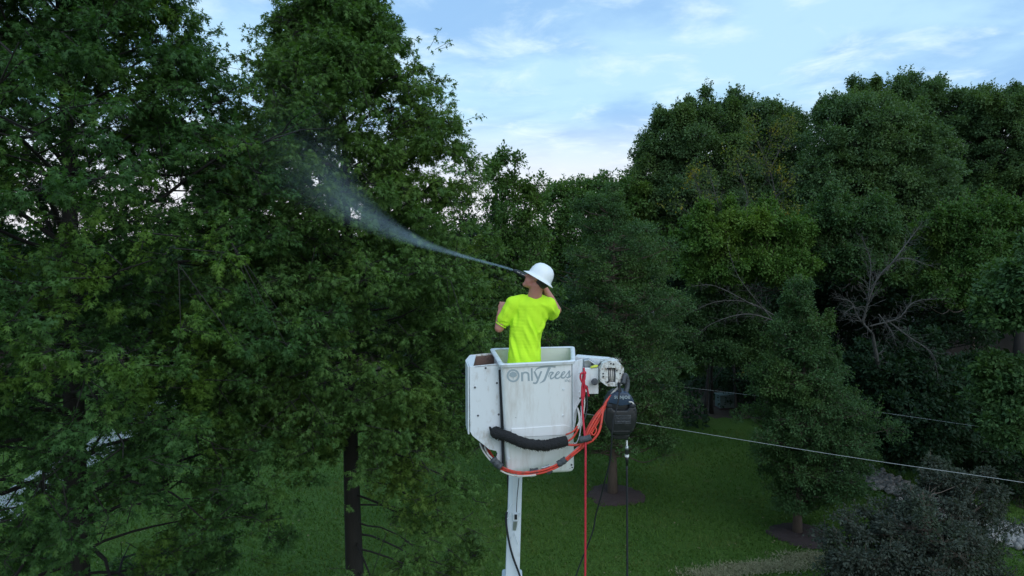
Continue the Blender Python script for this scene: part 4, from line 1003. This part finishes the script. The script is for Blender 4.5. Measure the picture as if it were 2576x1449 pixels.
    MB().tube(curve([A(1405, 322, 5.66), A(1440, 285, 5.66), A(1480, 262, 5.68)], 8), .007, 6).build('winch_line', M['tape'], lift, smooth=True)
winch()
rg = MB().ball(Z2(1378, 320, 5.64), (.030, .018, .010)).ball(Z2(1395, 312, 5.65), (.022, .018, .010)).ball(Z2(1358, 326, 5.64), (.018, .016, .008))
tag(rg.remesh('rag', .004), 'small yellow rag tucked behind the white control plate', 'rag').data.materials.append(M['rag'])

# ---- hoses
def hose(pts, r, m, name='hose', parent=lift, n=30):
    r = r * (.82 if name == 'hose' else 1)
    return MB().tube(curve(pts, n), r, 8).build(name, M[m], parent, smooth=True)
fd = 5.42
# black nylon sleeve across the bucket front
def sleeve():
    c = curve([Z2(432, 915, 5.43), Z2(470, 950, 5.38), Z2(560, 975, 5.34), Z2(720, 1040, 5.33), Z2(900, 1062, 5.36), Z2(1000, 1045, 5.38), Z2(1118, 1018, 5.41)], 60)
    n = len(c); prof = np.interp(np.linspace(0, 1, n), [0, .05, .1, .16, .22, .5, .95, 1], [.026, .042, .052, .048, .042, .043, .044, .041])
    prof = prof * (1 + .05 * np.sin(np.arange(n) * 1.9) + rng.normal(0, .02, n))
    mb = MB().tube(c, list(prof), 18)
    # frayed seam
    tw = []
    for i in range(6, n - 1):
        for k in range(3):
            a = c[i] + np.array([0, -.01, -prof[i] * .96]); tw.append((*a, *(a + rng.normal(0, .005, 3) + np.array([0, 0, -.006])), .003, .001))
            a = c[i] + np.array([0, -.01, prof[i] * .96]); tw.append((*a, *(a + rng.normal(0, .003, 3) + np.array([0, 0, .003])), .003, .001))
    v, f = fast_tubes(tw); mb.add(v, f); o = mb.build('hose_sleeve', M['fabric_black'], lift, smooth=True)
sleeve()
hose([Z2(388, 893, 5.50), Z2(405, 915, 5.47), Z2(440, 945, 5.42)], .010, 'white_hose'); hose([Z2(402, 930, 5.49), Z2(420, 952, 5.45), Z2(445, 960, 5.42)], .010, 'steel')
# hoses leaving the sleeve to the right
hose([Z2(1110, 962, 5.42), Z2(1180, 930, 5.42), Z2(1220, 880, 5.43)], .0085, 'orange'); hose([Z2(1220, 880, 5.43), Z2(1240, 830, 5.46), Z2(1232, 760, 5.50), Z2(1222, 710, 5.56)], .0085, 'white_hose')
hose([Z2(1110, 1035, 5.42), Z2(1180, 985, 5.42), Z2(1228, 905, 5.43)], .0105, 'orange'); hose([Z2(1228, 905, 5.43), Z2(1245, 850, 5.45), Z2(1238, 770, 5.50), Z2(1225, 720, 5.55)], .0105, 'white_hose')
hose([Z2(1110, 1055, 5.42), Z2(1220, 1058, 5.42), Z2(1340, 1030, 5.42), Z2(1410, 960, 5.43), Z2(1440, 880, 5.45), Z2(1455, 780, 5.48), Z2(1475, 680, 5.52), Z2(1540, 590, 5.56)], .0125, 'orange', n=50)
# bundle from the winch down and under the bucket
for k, (dx, dz, rr) in enumerate(((0, 0, .012), (22, 8, .012), (-14, -6, .010), (10, 24, .010), (34, 20, .009))):
    m = 'orange'
    dd = 5.44 + .018 * (k % 3)
    hose([Z2(1488 + dx * .3, 670, dd + .08), Z2(1400 + dx, 790 + dz, dd + .03), Z2(1330 + dx, 910 + dz, dd), Z2(1290 + dx * .6, 1000 + dz, dd - .02), Z2(1245 + dx * .5, 1075 + dz, dd - .05)], rr, m, n=30)
    hose([Z2(1245 + dx * .5, 1075 + dz, dd - .05), Z2(1170 + dx * .4, 1140 + dz * .8, dd - .07), Z2(1060 + dx * .3, 1225 + dz, dd - .08), Z2(930, 1285 + dz, dd - .09), Z2(800, 1312 + dz, dd - .09), Z2(660, 1315 + dz * .6, dd - .08), Z2(560, 1290 + dz * .6, dd - .05), Z2(480, 1250 + dz, dd - .01), Z2(430, 1200 + dz * .3, dd + .04), Z2(370 + dx * .5, 1110, dd + .12), Z2(320 + dx * .8, 1040, dd + .2)],
         rr, ['orange', 'orange', 'white_hose', 'orange', 'black_matte'][k], n=60)
hose([Z2(1500, 640, 5.58), Z2(1560, 560, 5.6), Z2(1605, 515, 5.6)], .012, 'white_hose'); hose([Z2(1478, 670, 5.6), Z2(1540, 575, 5.62), Z2(1600, 520, 5.63)], .016, 'tape')
hose([Z2(1395, 900, 5.46), Z2(1360, 880, 5.46), Z2(1345, 930, 5.45), Z2(1375, 965, 5.44), Z2(1400, 920, 5.45), Z2(1385, 890, 5.46)], .008, 'orange')
hose([Z2(1255, 690, 5.56), Z2(1258, 800, 5.5), Z2(1245, 950, 5.46), Z2(1215, 1035, 5.43), Z2(1180, 1042, 5.43)], .007, 'steel')
hose([Z2(1282, 560, 5.6), Z2(1288, 680, 5.58), Z2(1270, 800, 5.56), Z2(1260, 880, 5.54)], .007, 'white_hose')
hose([Z2(1310, 560, 5.62), Z2(1312, 700, 5.62), Z2(1290, 820, 5.6)], .007, 'tape')
# tape wraps and collars on the bundle
for (x0, y0, x1_, y1, r, m) in ((1240, 1010, 1350, 985, .030, 'tape'), (1112, 1190, 1035, 1240, .030, 'tape'), (975, 1290, 930, 1312, .026, 'tape'), (855, 1300, 770, 1310, .028, 'tape'), (500, 1268, 420, 1190, .034, 'tape'), (880, 1275, 960, 1250, .012, 'steel'), (830, 1335, 760, 1345, .013, 'white_metal')):
    a, b = Z2(x0, y0, 5.37), Z2(x1_, y1, 5.37); c = curve([a, (a + b) / 2 + np.array([0, 0, -.004]), b], 10)
    MB().tube(c, [r * (.85 + .2 * rng.random()) for _ in c], 10).build('hose_wrap', M[m], lift, smooth=True)
hose([Z2(300, 1040, 5.55), Z2(330, 1110, 5.5), Z2(380, 1180, 5.44), Z2(430, 1235, 5.40)], .009, 'white_hose'); hose([Z2(315, 1035, 5.6), Z2(350, 1110, 5.54), Z2(400, 1180, 5.46), Z2(450, 1240, 5.40)], .009, 'black_matte')
hose([Z2(345, 1075, 5.52), Z2(375, 1140, 5.47), Z2(420, 1190, 5.42)], .010, 'white_hose'); hose([Z2(385, 1100, 5.55), Z2(420, 1160, 5.5), Z2(450, 1200, 5.44)], .009, 'orange')
hose([Z2(495, 1300, 5.40), Z2(560, 1330, 5.38), Z2(640, 1350, 5.36), Z2(740, 1350, 5.34), Z2(830, 1340, 5.34)], .009, 'white_hose')

# ---- red rope
def rope():
    o = MB()
    o.tube(curve([Z2(1281, 330, 5.50), Z2(1284, 380, 5.49), Z2(1275, 440, 5.48), Z2(1272, 560, 5.46), Z2(1266, 640, 5.45), Z2(1272, 780, 5.43), Z2(1285, 920, 5.40), Z2(1297, 1060, 5.36), Z2(1297, 1250, 5.34), Z2(1296, 1500, 5.34), Z2(1294, 2300, 5.34), P(1468, 1640, 5.34)], 90), .0088, 8)
    o.tube(curve([Z2(1285, 380, 5.47), Z2(1255, 385, 5.46), Z2(1250, 430, 5.46), Z2(1275, 480, 5.46), Z2(1310, 520, 5.48), Z2(1327, 600, 5.5)], 30), .0085, 8)
    o.tube(curve([Z2(1290, 372, 5.46), Z2(1290, 430, 5.45), Z2(1266, 500, 5.45), Z2(1262, 620, 5.45)], 20), .008, 8)
    o.tube(curve([Z2(1284, 450, 5.45), Z2(1288, 540, 5.46), Z2(1278, 630, 5.46)], 16), .008, 8)
    o.ball(Z2(1287, 378, 5.465), (.017, .014, .017))
    tag(o.build('rope', M['red'], None, smooth=True), 'red rope knotted at the bucket corner and hanging straight down', 'rope')
rope()

# ---- hanging black pressure washer
def washer():
    e = empty('pressure_washer', Z2(1635, 970, 5.6), 'black pressure washer with a dark blue hood hanging beside the bucket', 'pressure washer')
    d = 5.52
    A = lambda x, y, dd=d: Z2(x, y, dd)
    MB().prism([A(*q) for q in ((1500, 690), (1515, 640), (1540, 600), (1580, 575), (1640, 566), (1690, 572), (1730, 598), (1752, 640), (1760, 690), (1740, 672), (1690, 680), (1630, 690), (1570, 672), (1520, 660))], np.array([0, .20, 0])).build('hood', M['navy'], e, bevel=.012, smooth=True, seg=3)
    MB().prism([A(x, y, d + .03) for x, y in ((1510, 660), (1750, 655), (1762, 720), (1740, 770), (1520, 770), (1500, 720))], np.array([0, .18, 0])).build('neck', M['black'], e, bevel=.01, smooth=True)
    MB().prism([A(x, y, d - .01) for x, y in ((1490, 745), (1500, 700), (1545, 700), (1570, 735), (1690, 735), (1715, 700), (1772, 700), (1786, 745), (1784, 830), (1765, 900), (1735, 950), (1690, 972), (1590, 972), (1540, 950), (1500, 890), (1482, 830))], np.array([0, .24, 0])).build('body', M['black'], e, bevel=.014, smooth=True, seg=3)
    MB().prism([A(x, y, d - .012) for x, y in ((1555, 925), (1720, 925), (1712, 940), (1565, 940))], np.array([0, .02, 0])).build('ridge', M['black'], e, bevel=.003)
    for k in range(6):
        y = 779 + k * 14
        MB().prism([A(1572, y, d - .016), A(1726, y, d - .016), A(1726, y + 7, d - .016), A(1572, y + 7, d - .016)], np.array([0, .008, 0])).build('grille_bar', M['tape'], e, bevel=.001)
    for x in (1536, 1762):
        MB().tube([A(x, 727, d - .008), A(x, 727, d - .016)], .008, 10).build('screw', M['black_matte'], e)
    for x in (1516, 1735):
        MB().ball(A(x + 5, 690, d + .005), (.03, .02, .022)).build('grip_recess', M['black_matte'], e, smooth=True)
    MB().tube(curve([A(1705, 652, d - .004), A(1735, 655, d - .004), A(1752, 675, d)], 8), .006, 6).build('hood_edge', M['white_hose'], e, smooth=True)
    # name on the hood
    cu = bpy.data.curves.new('maker_name', 'FONT'); cu.body = 'SUNJOE'; cu.size = .034; cu.align_x = 'CENTER'; cu.align_y = 'CENTER'; cu.extrude = .0008; cu.space_character = 1.15; cu.offset = .0012
    to = bpy.data.objects.new('t', cu); C.objects.link(to); to.matrix_world = Matrix.Translation(Vector(A(1643, 609, d - .003))) @ Matrix.Rotation(R(90), 4, 'X')
    bpy.context.view_layer.update()
    dg = bpy.context.evaluated_depsgraph_get(); me = bpy.data.meshes.new_from_object(to.evaluated_get(dg)); me.transform(to.matrix_world); bpy.data.objects.remove(to)
    me.materials.clear(); link('lettering', me, M['letter'], e)
    # hook strap
    hose([A(1648, 480, 5.60), A(1668, 400, 5.64), A(1690, 450, 5.66), A(1686, 530, 5.64), A(1655, 590, 5.60)], .022, 'tape', 'strap', e)
    hose([A(1610, 470, 5.56), A(1618, 520, 5.56), A(1630, 580, 5.56)], .012, 'black_matte', 'hook', e)
    # outlet fitting under the machine
    MB().prism([A(x, y, d + .04) for x, y in ((1545, 965), (1720, 965), (1690, 1010), (1570, 1010))], np.array([0, .14, 0])).build('foot', M['black'], e, bevel=.01)
washer()
def lance():
    e = empty('spray_lance', P(1577, 1170, 5.6), 'black hose with a white tipped nozzle hanging under the machine', 'nozzle hose')
    A = lambda y: P(1577, y, 5.6)
    MB().tube([A(1092), A(1109)], .005, 6).build('cord', M['black_matte'], e)
    MB().tube([A(1108), A(1122)], .0075, 10).build('tip', M['white_paint'], e)
    MB().tube([A(1122), A(1128), A(1131)], [.012, .015, .012], 12).build('coupling', M['steel'], e, smooth=True)
    MB().tube([A(1131), A(1144)], .015, 12).build('collar', M['black'], e)
    MB().tube([A(1143), A(1149)], .0175, 12).build('band', M['white_paint'], e)
    MB().tube([A(1149), A(1156), A(1172)], [.015, .014, .008], 12).build('handle', M['black'], e, smooth=True)
    MB().tube(curve([A(1170), P(1577.5, 1300, 5.6), P(1578, 1449, 5.6), P(1579, 1640, 5.6)], 20), .0085, 8).build('hose', M['black_matte'], e, smooth=True)
lance()
tag(MB().tube(curve([Z2(1622, 480, 5.48), Z2(1612, 600, 5.44), Z2(1590, 720, 5.42), Z2(1560, 830, 5.40), Z2(1545, 1000, 5.42), Z2(1530, 1200, 5.5), P(1520, 1215, 5.6), P(1513, 1245, 5.7), P(1499, 1295, 5.8), P(1493, 1330, 5.85), P(1479, 1371, 5.9), P(1449, 1449, 6), P(1420, 1560, 6)], 70), .0065, 8).build('power_cord', M['black_matte'], None, smooth=True), 'thin black cord running over the machine and curving down leftward', 'cord')

# ================================================================= THE WORKER
def worker():
    S_ = Z1
    hip = S_(900, 1430, 5.86); e = empty('person', (hip[0], hip[1] + .02, ZB + .02), 'worker in a white hard hat and bright yellow-green T-shirt aiming a spray gun', 'person')
    # head frame: f = face direction, u = crown direction, s = side
    f = unit(np.array([-.80, .26, .46])); u = unit(np.array([.50, .05, .84]) - np.dot(np.array([.50, .05, .84]), f) * f); s = np.cross(f, u)   # s points toward the camera side or away
    if s[1] > 0: s = -s
    HM = np.stack([f, s, u], 1)
    hc = S_(1062, 415, 5.90)
    def H(a, b, c): return hc + HM @ np.array([a, b, c])
    mb = MB()
    mb.ball(H(-.012, 0, .015), (.098, .076, .098), HM, 20, 14)            # skull
    mb.ball(H(.046, 0, -.045), (.054, .060, .074), HM, 16, 12)            # face
    mb.chain(H(.030, 0, -.085), H(.072, 0, -.105), (.040, .052, .032), (.026, .028, .022), HM)   # jaw to chin
    mb.ball(H(.079, 0, -.108), (.016, .017, .015), HM)
    mb.chain(H(.082, 0, .000), H(.112, 0, -.036), (.012, .009, .012), (.010, .012, .009), HM)     # nose
    mb.ball(H(.086, .012, -.040), (.010, .007, .007), HM); mb.ball(H(.086, -.012, -.040), (.010, .007, .007), HM)
    mb.ball(H(.087, 0, -.066), (.010, .022, .006), HM); mb.ball(H(.085, 0, -.077), (.010, .020, .007), HM)   # lips
    for q in (1, -1):
        mb.ball(H(.078, q * .030, .012), (.014, .022, .007), HM)           # brow
        mb.ball(H(.060, q * .048, -.030), (.022, .016, .020), HM)          # cheek
        mb.chain(H(-.006, q * .077, .012), H(.004, q * .074, -.034), (.015, .009, .014), (.009, .008, .010), HM)  # ear
        mb.ball(H(-.014, q * .084, .002), (.010, .005, .024), HM)
    nk0, nk1 = S_(1020, 640, 5.93), H(-.022, 0, -.055)
    mb.chain(nk0, nk1, (.066, .064, .060), (.058, .058, .058))
    # trunk (under the shirt)
    ch = S_(960, 830, 5.93); wa = S_(900, 1180, 5.90)
    mb.chain(S_(985, 740, 5.97), ch + np.array([0, .03, 0]), (.120, .060, .06), (.130, .075, .10)); mb.chain(ch + np.array([0, .03, 0]), wa + np.array([0, .03, 0]), (.125, .075, .10), (.105, .07, .10)); mb.chain(wa + np.array([0, .03, 0]), hip + np.array([0, .02, 0]), (.105, .07, .1), (.110, .08, .05))
    # left arm: elbow out, fist raised in front
    sl, el_, wr = S_(775, 720, 5.93), S_(604, 1000, 5.93), S_(618, 806, 6.03)
    mb.chain(sl, el_, .052, .042); mb.chain(el_, el_ * .5 + wr * .5, .041, .038); mb.chain(el_ * .5 + wr * .5, wr, .038, .027)
    # right arm: elbow out, forearm back up to the head
    sr, er, wr2 = S_(1175, 735, 5.95), S_(1282, 790, 6.14), S_(1120, 500, 6.10)
    mb.chain(sr, er, .054, .043); mb.chain(er, er * .55 + wr2 * .45, .042, .040); mb.chain(er * .55 + wr2 * .45, wr2, .040, .028)
    # legs down to the bucket floor
    for q in (-1, 1):
        h0 = hip + np.array([q * .075, 0, -.04]); k0 = np.array([h0[0] + q * .02, h0[1] - .02, ZB + .50]); a0 = np.array([k0[0], k0[1], ZB + .10])
        mb.chain(h0, k0, .075, .055); mb.chain(k0, a0, .052, .040)
        mb.chain(a0 + np.array([0, -.02, -.02]), a0 + np.array([-.05, .14, -.05]), .038, .030)
    body = mb.remesh('body', .0065, M['skin'], e, 3)
    # hands (kept fine so the fingers stay apart)
    def hand(w, fdir, pdir, side, curl, name='hand'):
        fdir = unit(np.array(fdir, float)); pdir = unit(np.array(pdir, float) - np.dot(pdir, fdir) * fdir); sdv = np.cross(fdir, pdir) * side
        hm = MB(); pc = w + fdir * .050
        Mh = np.stack([fdir, sdv, pdir], 1)
        hm.chain(w - fdir * .012, w + fdir * .02, .026, (.026, .030, .018), Mh); hm.ball(pc, (.046, .041, .017), Mh)
        for i, (o_, L_) in enumerate(((-.030, .070), (-.010, .078), (.011, .073), (.030, .058))):
            p = w + fdir * .086 + sdv * o_; ang = 0; r = .0092
            for j, fr in enumerate((.44, .32, .24)):
                ang += curl * (1.0 + .08 * i) * (1.0, 1.1, .7)[j]
                dr = fdir * math.cos(ang) + pdir * math.sin(ang); q = p + dr * L_ * fr
                hm.chain(p, q, r, r * .93); p = q; r *= .93
        p = w + fdir * .030 - sdv * .034
        for j, L_ in enumerate((.040, .032, .024)):
            dr = unit(fdir * (.8 - .1 * j) + pdir * (.35 + .45 * j) + sdv * (-.45 + .50 * j)); q = p + dr * L_; hm.chain(p, q, .012 - .0012 * j, .011 - .0012 * j); p = q
        return hm
    h1 = hand(wr, S_(648, 700, 6.06) - wr, np.array([.55, .8, 0]), 1, 1.25)
    h2 = hand(wr2, S_(1010, 440, 6.12) - wr2, np.array([.1, .2, -1]), 1, .95)
    hb = bpy.data.objects.new('x', bpy.data.meshes.new('x'))
    # join hands into the same continuous body mesh
    def merge(parts):
        o_ = parts.remesh('tmp', .0036, None, None, 2); return o_
    bm = bmesh.new(); bm.from_mesh(body.data)
    for h in (h1, h2):
        t = merge(h); bm.from_mesh(t.data); me_ = t.data; bpy.data.objects.remove(t); bpy.data.meshes.remove(me_)
    for p in bm.faces: p.smooth = True
    bm.to_mesh(body.data); bm.free()
    for q in (1, -1):
        MB().ball(H(.078, q * .029, -.006), (.012, .012, .011), HM).build('eye', M['iris'], body, smooth=True)
    # hair below the hat, at the back and sides
    hr = MB(); hr.ball(H(-.030, 0, .004), (.088, .079, .075), HM, 20, 14); hr.ball(H(-.050, 0, -.030), (.055, .062, .040), HM)
    hr.remesh('hair', .006, M['hair'], e, 2)
    # hard hat
    hat = MB(); seg = 48; rings = []
    prof = [(0, .128), (.035, .126), (.068, .113), (.094, .088), (.108, .055), (.114, .020), (.116, .006), (.124, -.002), (.150, -.016), (.152, -.020), (.124, -.010), (.110, -.003), (.104, .020), (.060, .10), (0, .118)]
    v = []; n = seg
    hb_ = hc + HM @ np.array([-.010, 0, .030])
    for r_, z_ in prof:
        for k in range(n):
            a = 2 * math.pi * k / n; ca, sa = math.cos(a), math.sin(a)
            rx = 1.0; ry = .88; ex = 1.0
            if r_ > .12: ex = 1 + .06 * max(0, ca) ** 2
            rib = 1.0
            if .03 < r_ < .112 and z_ > .03: rib = 1 + .018 * max(0, math.cos(a * 2)) * (1 if abs(sa) < .35 else 0)
            ridge = .006 * math.exp(-((r_ * sa) / .012) ** 2) if z_ > .05 else 0
            ridge += .004 * math.exp(-((abs(r_ * sa) - .035) / .008) ** 2) if z_ > .05 else 0
            v.append(hb_ + HM @ np.array([r_ * ca * rx * ex * rib * .98, r_ * sa * ry * rib, z_ + ridge - .02]))
    fs = [(i * n + k, i * n + (k + 1) % n, (i + 1) * n + (k + 1) % n, (i + 1) * n + k) for i in range(len(prof) - 1) for k in range(n)]
    hat.add(v, fs); hat.build('hard_hat', M['hat'], e, smooth=True)
    hat_c = S_(1180, 500, 5.86)
    MB().tube(curve([H(-.070, .058, -.012), H(-.095, .02, -.020), H(-.098, -.02, -.020), H(-.075, -.055, -.012)], 10), .010, 8).build('hat_strap', M['tape'], e, smooth=True)
    # T-shirt
    sh = MB()
    sh.chain(S_(1018, 645, 5.94), S_(985, 720, 5.95), (.085, .074, .026), (.165, .105, .070)); sh.chain(S_(950, 652, 5.94), S_(1088, 652, 5.94), .038, .038)
    sh.chain(S_(880, 672, 5.94), sl, .055, .072); sh.chain(S_(1090, 672, 5.95), sr, .055, .074)
    sh.chain(S_(980, 740, 5.95), S_(965, 860, 5.95), (.175, .115, .09), (.172, .122, .09))
    sh.chain(S_(965, 860, 5.95), S_(915, 1060, 5.93), (.170, .122, .08), (.150, .118, .08))
    sh.chain(S_(915, 1060, 5.93), S_(905, 1250, 5.91), (.150, .118, .08), (.146, .118, .07))
    sh.chain(S_(905, 1250, 5.91), S_(898, 1420, 5.88), (.148, .120, .07), (.156, .125, .05)); sh.chain(S_(898, 1420, 5.88), S_(893, 1500, 5.88), (.156, .125, .05), (.158, .127, .04))
    e1 = sl * .36 + el_ * .64; sh.chain(sl, e1, .076, .068)
    ed = unit(el_ - sl)
    e2 = sr * .38 + er * .62; sh.chain(sr, e2 + np.array([-.015, 0, -.035]), .080, .074)
    def folds(co, no):
        out = co.copy()
        def line(a, b, amp, wdt):
            a = np.array(a); b = np.array(b); p = np.stack([co[:, 0], co[:, 2]], 1); ab = b - a; t = np.clip(((p - a) @ ab) / (ab @ ab), 0, 1)
            dd = np.linalg.norm(p - (a + t[:, None] * ab), axis=1); env = np.sin(np.pi * np.clip(t, .02, .98)) ** .6
            return amp * np.exp(-(dd / wdt) ** 2) * env
        def q(x, y): c = S_(x, y, 5.83); return (c[0], c[2])
        dsp = np.zeros(len(co))
        for a, b, am, wd in (((930, 850), (1085, 1260), .013, .016), ((960, 880), (1100, 1180), -.009, .013), ((880, 960), (1040, 1360), .009, .016), ((740, 1110), (810, 1390), .012, .015), ((770, 1100), (850, 1390), -.008, .013),
                             ((800, 850), (770, 1010), .012, .014), ((820, 800), (800, 980), -.010, .014), ((1150, 960), (1040, 1100), .009, .013), ((1110, 820), (1150, 960), -.009, .015), ((700, 760), (640, 900), .007, .012),
                             ((720, 960), (610, 940), -.006, .010), ((860, 1130), (980, 1390), -.007, .014), ((1060, 700), (1180, 760), .006, .014), ((1220, 760), (1270, 860), .008, .012), ((700, 860), (620, 1000), -.006, .010), ((1100, 1100), (1070, 1300), -.010, .016)):
            dsp += line(q(a[0], a[1]), q(b[0], b[1]), am, wd)
        x, z = co[:, 0], co[:, 2]
        dsp += .0018 * np.sin(x * 60 + z * 25) * np.sin(z * 30 + 1)
        m_ = np.where(no[:, 1] < .2, 1, .3)
        return out + no * (1.5 * dsp * m_)[:, None]
    shirt = sh.remesh('shirt', .007, M['hivis'], e, 5, folds)
    # open the sleeves' ends a little: dark rims just inside the hems are real cuffs
    def cuff(c, ax, r):
        ax = unit(ax); o_ = Vector(ax).orthogonal().normalized(); p_ = Vector(ax).cross(o_)
        pts = [np.array(Vector(c) + (o_ * math.cos(t) + p_ * math.sin(t)) * r) for t in np.linspace(0, 2 * math.pi, 25)]
        MB().tube(pts, .0045, 6, False).build('cuff', M['hivis'], shirt, smooth=True)
    cuff(e1 + ed * .058, ed, .050); cuff(e2 + unit(er - sr) * .045 + np.array([-.012, 0, -.018]), er - sr, .056)
    # trousers and boots inside the bucket
    tr = MB(); tr.chain(hip + np.array([0, 0, -.06]), hip + np.array([0, 0, -.10]), (.140, .10, .05), (.145, .11, .06))
    bo = []
    for q in (-1, 1):
        h0 = hip + np.array([q * .075, 0, -.04]); k0 = np.array([h0[0] + q * .02, h0[1] - .02, ZB + .50]); a0 = np.array([k0[0], k0[1], ZB + .12])
        tr.chain(h0, k0, .088, .070); tr.chain(k0, a0, .068, .060)
        MB().chain(a0 + np.array([0, -.02, -.01]), a0 + np.array([-.01, -.01, -.045]), .048, .048).chain(a0 + np.array([0, -.02, -.055]), a0 + np.array([-.05, .15, -.062]), (.045, .045, .040), (.040, .040, .030)).remesh('boot', .008, M['boot'], e, 3)
    tr.remesh('trousers', .009, M['denim'], e, 3)
    # ---- spray gun held at the cheek on the far side of the head
    g0 = P(1291, 680, 6.22); g1 = S_(1060, 462, 6.10); gd = unit(g0 - g1); gu = unit(np.array([0, 0, 1.]) - gd[2] * gd)
    ge = empty('spray_gun', g1, 'black spray gun aimed up left in front of the worker\'s face', 'spray gun')
    L_ = np.linalg.norm(g0 - g1)
    c = [g0 + gd * 0, g0 - gd * .012, g0 - gd * .03, g0 - gd * .06, g0 - gd * .13, g0 - gd * .145, g0 - gd * .16]
    MB().tube(c, [.010, .016, .021, .024, .026, .024, .016], 14).build('barrel', M['black'], ge, smooth=True)
    MB().tube([g0 - gd * .15, g1], .012, 10).build('lance', M['black'], ge)
    for a_ in (.045, .095):
        q0 = g0 - gd * a_ + np.array([0, -.024, .006]); MB().tube([q0, q0 - gd * .034], .0028, 6).build('vent_slot', M['white_hose'], ge)
    MB().tube([g0 + gd * .012, g0 - gd * .004], [.004, .008], 10).build('nozzle', M['steel'], ge)
    MB().tube([g1, g1 - gd * .05 - gu * .02, g1 - gd * .07 - gu * .12], [.018, .020, .016], 10).build('grip', M['black'], ge, smooth=True)
    MB().tube(curve([g1 - gd * .01 - gu * .01, g1 - gd * .02 - gu * .05, g1 - gd * .05 - gu * .07], 8), .004, 6).build('trigger', M['black_matte'], ge, smooth=True)
    return g0 + gd * .012
noz = worker()

# ================================================================= SPRAY
def spray():
    end = P(690, 290, 9.4)
    N0 = np.array(noz); X = end - N0; L = float(np.linalg.norm(X)); X = X / L
    Zv = unit(np.array([0, 0, 1.]) - X[2] * X); Yv = np.cross(Zv, X)
    def sag(t): return -.41 * t ** 1.15 * (1 - t) * L * .95
    def rad(t): return (.008 + .76 * t ** 2.3) * L / 3.4 + .003
    me_v = []; n = 26; seg = 18; f = []
    for i in range(n + 1):
        t = i / n * 1.05 + .0
        for k in range(seg):
            a = 2 * math.pi * k / seg; rr = rad(t) * 1.03 + .004
            me_v.append((t * L, math.cos(a) * rr, sag(t) + math.sin(a) * rr))
    f = [(i * seg + k, i * seg + (k + 1) % seg, (i + 1) * seg + (k + 1) % seg, (i + 1) * seg + k) for i in range(n) for k in range(seg)]
    f += [tuple(range(seg))[::-1], tuple(n * seg + k for k in range(seg))]
    me = bpy.data.meshes.new('water_spray'); me.from_pydata(me_v, [], f)
    bm = bmesh.new(); bm.from_mesh(me); bmesh.ops.recalc_face_normals(bm, faces=bm.faces); bm.to_mesh(me); bm.free()
    o = bpy.data.objects.new('water_spray', me); C.objects.link(o)
    o.matrix_world = Matrix((( *[float(v) for v in (X[0], Yv[0], Zv[0], N0[0])],), (*[float(v) for v in (X[1], Yv[1], Zv[1], N0[1])],), (*[float(v) for v in (X[2], Yv[2], Zv[2], N0[2])],), (0, 0, 0, 1)))
    tag(o, 'fine white water mist fanning out from the spray gun toward the oaks', 'spray', kind='stuff')
    m = bpy.data.materials.new('mist'); m.use_nodes = True; t = m.node_tree; Lk = t.links.new
    for q in list(t.nodes): t.nodes.remove(q)
    out = N(t, 'ShaderNodeOutputMaterial'); pv = N(t, 'ShaderNodeVolumePrincipled'); pv.inputs['Color'].default_value = (.70, .86, 1.0, 1); pv.inputs['Anisotropy'].default_value = .2
    tc = N(t, 'ShaderNodeTexCoord'); sp = N(t, 'ShaderNodeSeparateXYZ'); Lk(tc.outputs['Object'], sp.inputs[0])
    def mth(op, a, b=None, c=None):
        q = N(t, 'ShaderNodeMath', operation=op)
        for i, v in enumerate((a, b, c)):
            if v is None: continue
            if isinstance(v, (int, float)): q.inputs[i].default_value = v
            else: Lk(v, q.inputs[i])
        return q.outputs[0]
    tt = mth('MAXIMUM', mth('DIVIDE', sp.outputs[0], L), .0)
    sg = mth('MULTIPLY', mth('MULTIPLY', mth('POWER', tt, 1.15), mth('SUBTRACT', 1.0, tt)), -.41 * L * .95)
    rd = mth('ADD', mth('MULTIPLY', mth('ADD', mth('MULTIPLY', mth('POWER', tt, 2.3), .76), .008), L / 3.4), .003)
    dz = mth('SUBTRACT', sp.outputs[2], sg)
    r2 = mth('DIVIDE', mth('ADD', mth('MULTIPLY', sp.outputs[1], sp.outputs[1]), mth('MULTIPLY', dz, dz)), mth('MULTIPLY', rd, rd))
    fall = mth('POWER', mth('MAXIMUM', mth('SUBTRACT', 1.0, r2), 0.0), 1.5)
    ns = N(t, 'ShaderNodeTexNoise'); ns.inputs['Scale'].default_value = 1.0; ns.inputs['Detail'].default_value = 4
    mp = N(t, 'ShaderNodeMapping'); mp.inputs['Scale'].default_value = (1.2, 5, 5); Lk(tc.outputs['Object'], mp.inputs[0]); Lk(mp.outputs[0], ns.inputs['Vector'])
    nz = N(t, 'ShaderNodeMapRange'); nz.inputs[1].default_value = .32; nz.inputs[2].default_value = .68; nz.inputs[3].default_value = .6; nz.inputs[4].default_value = 1.35; Lk(ns.outputs['Fac'], nz.inputs[0])
    fade = N(t, 'ShaderNodeMapRange', interpolation_type='SMOOTHSTEP'); fade.inputs[1].default_value = 1.03; fade.inputs[2].default_value = .5; Lk(tt, fade.inputs[0])
    tau = mth('ADD', mth('MULTIPLY', mth('POWER', mth('MAXIMUM', mth('SUBTRACT', 1.0, tt), 0.0), 3.0), .32), .11)
    dens = mth('DIVIDE', tau, rd)
    dens = mth('MULTIPLY', mth('MULTIPLY', dens, fall), mth('MULTIPLY', nz.outputs[0], fade.outputs[0]))
    Lk(mth('MULTIPLY', dens, .9), pv.inputs['Density']); Lk(pv.outputs[0], out.inputs['Volume'])
    me.materials.append(m)
spray()
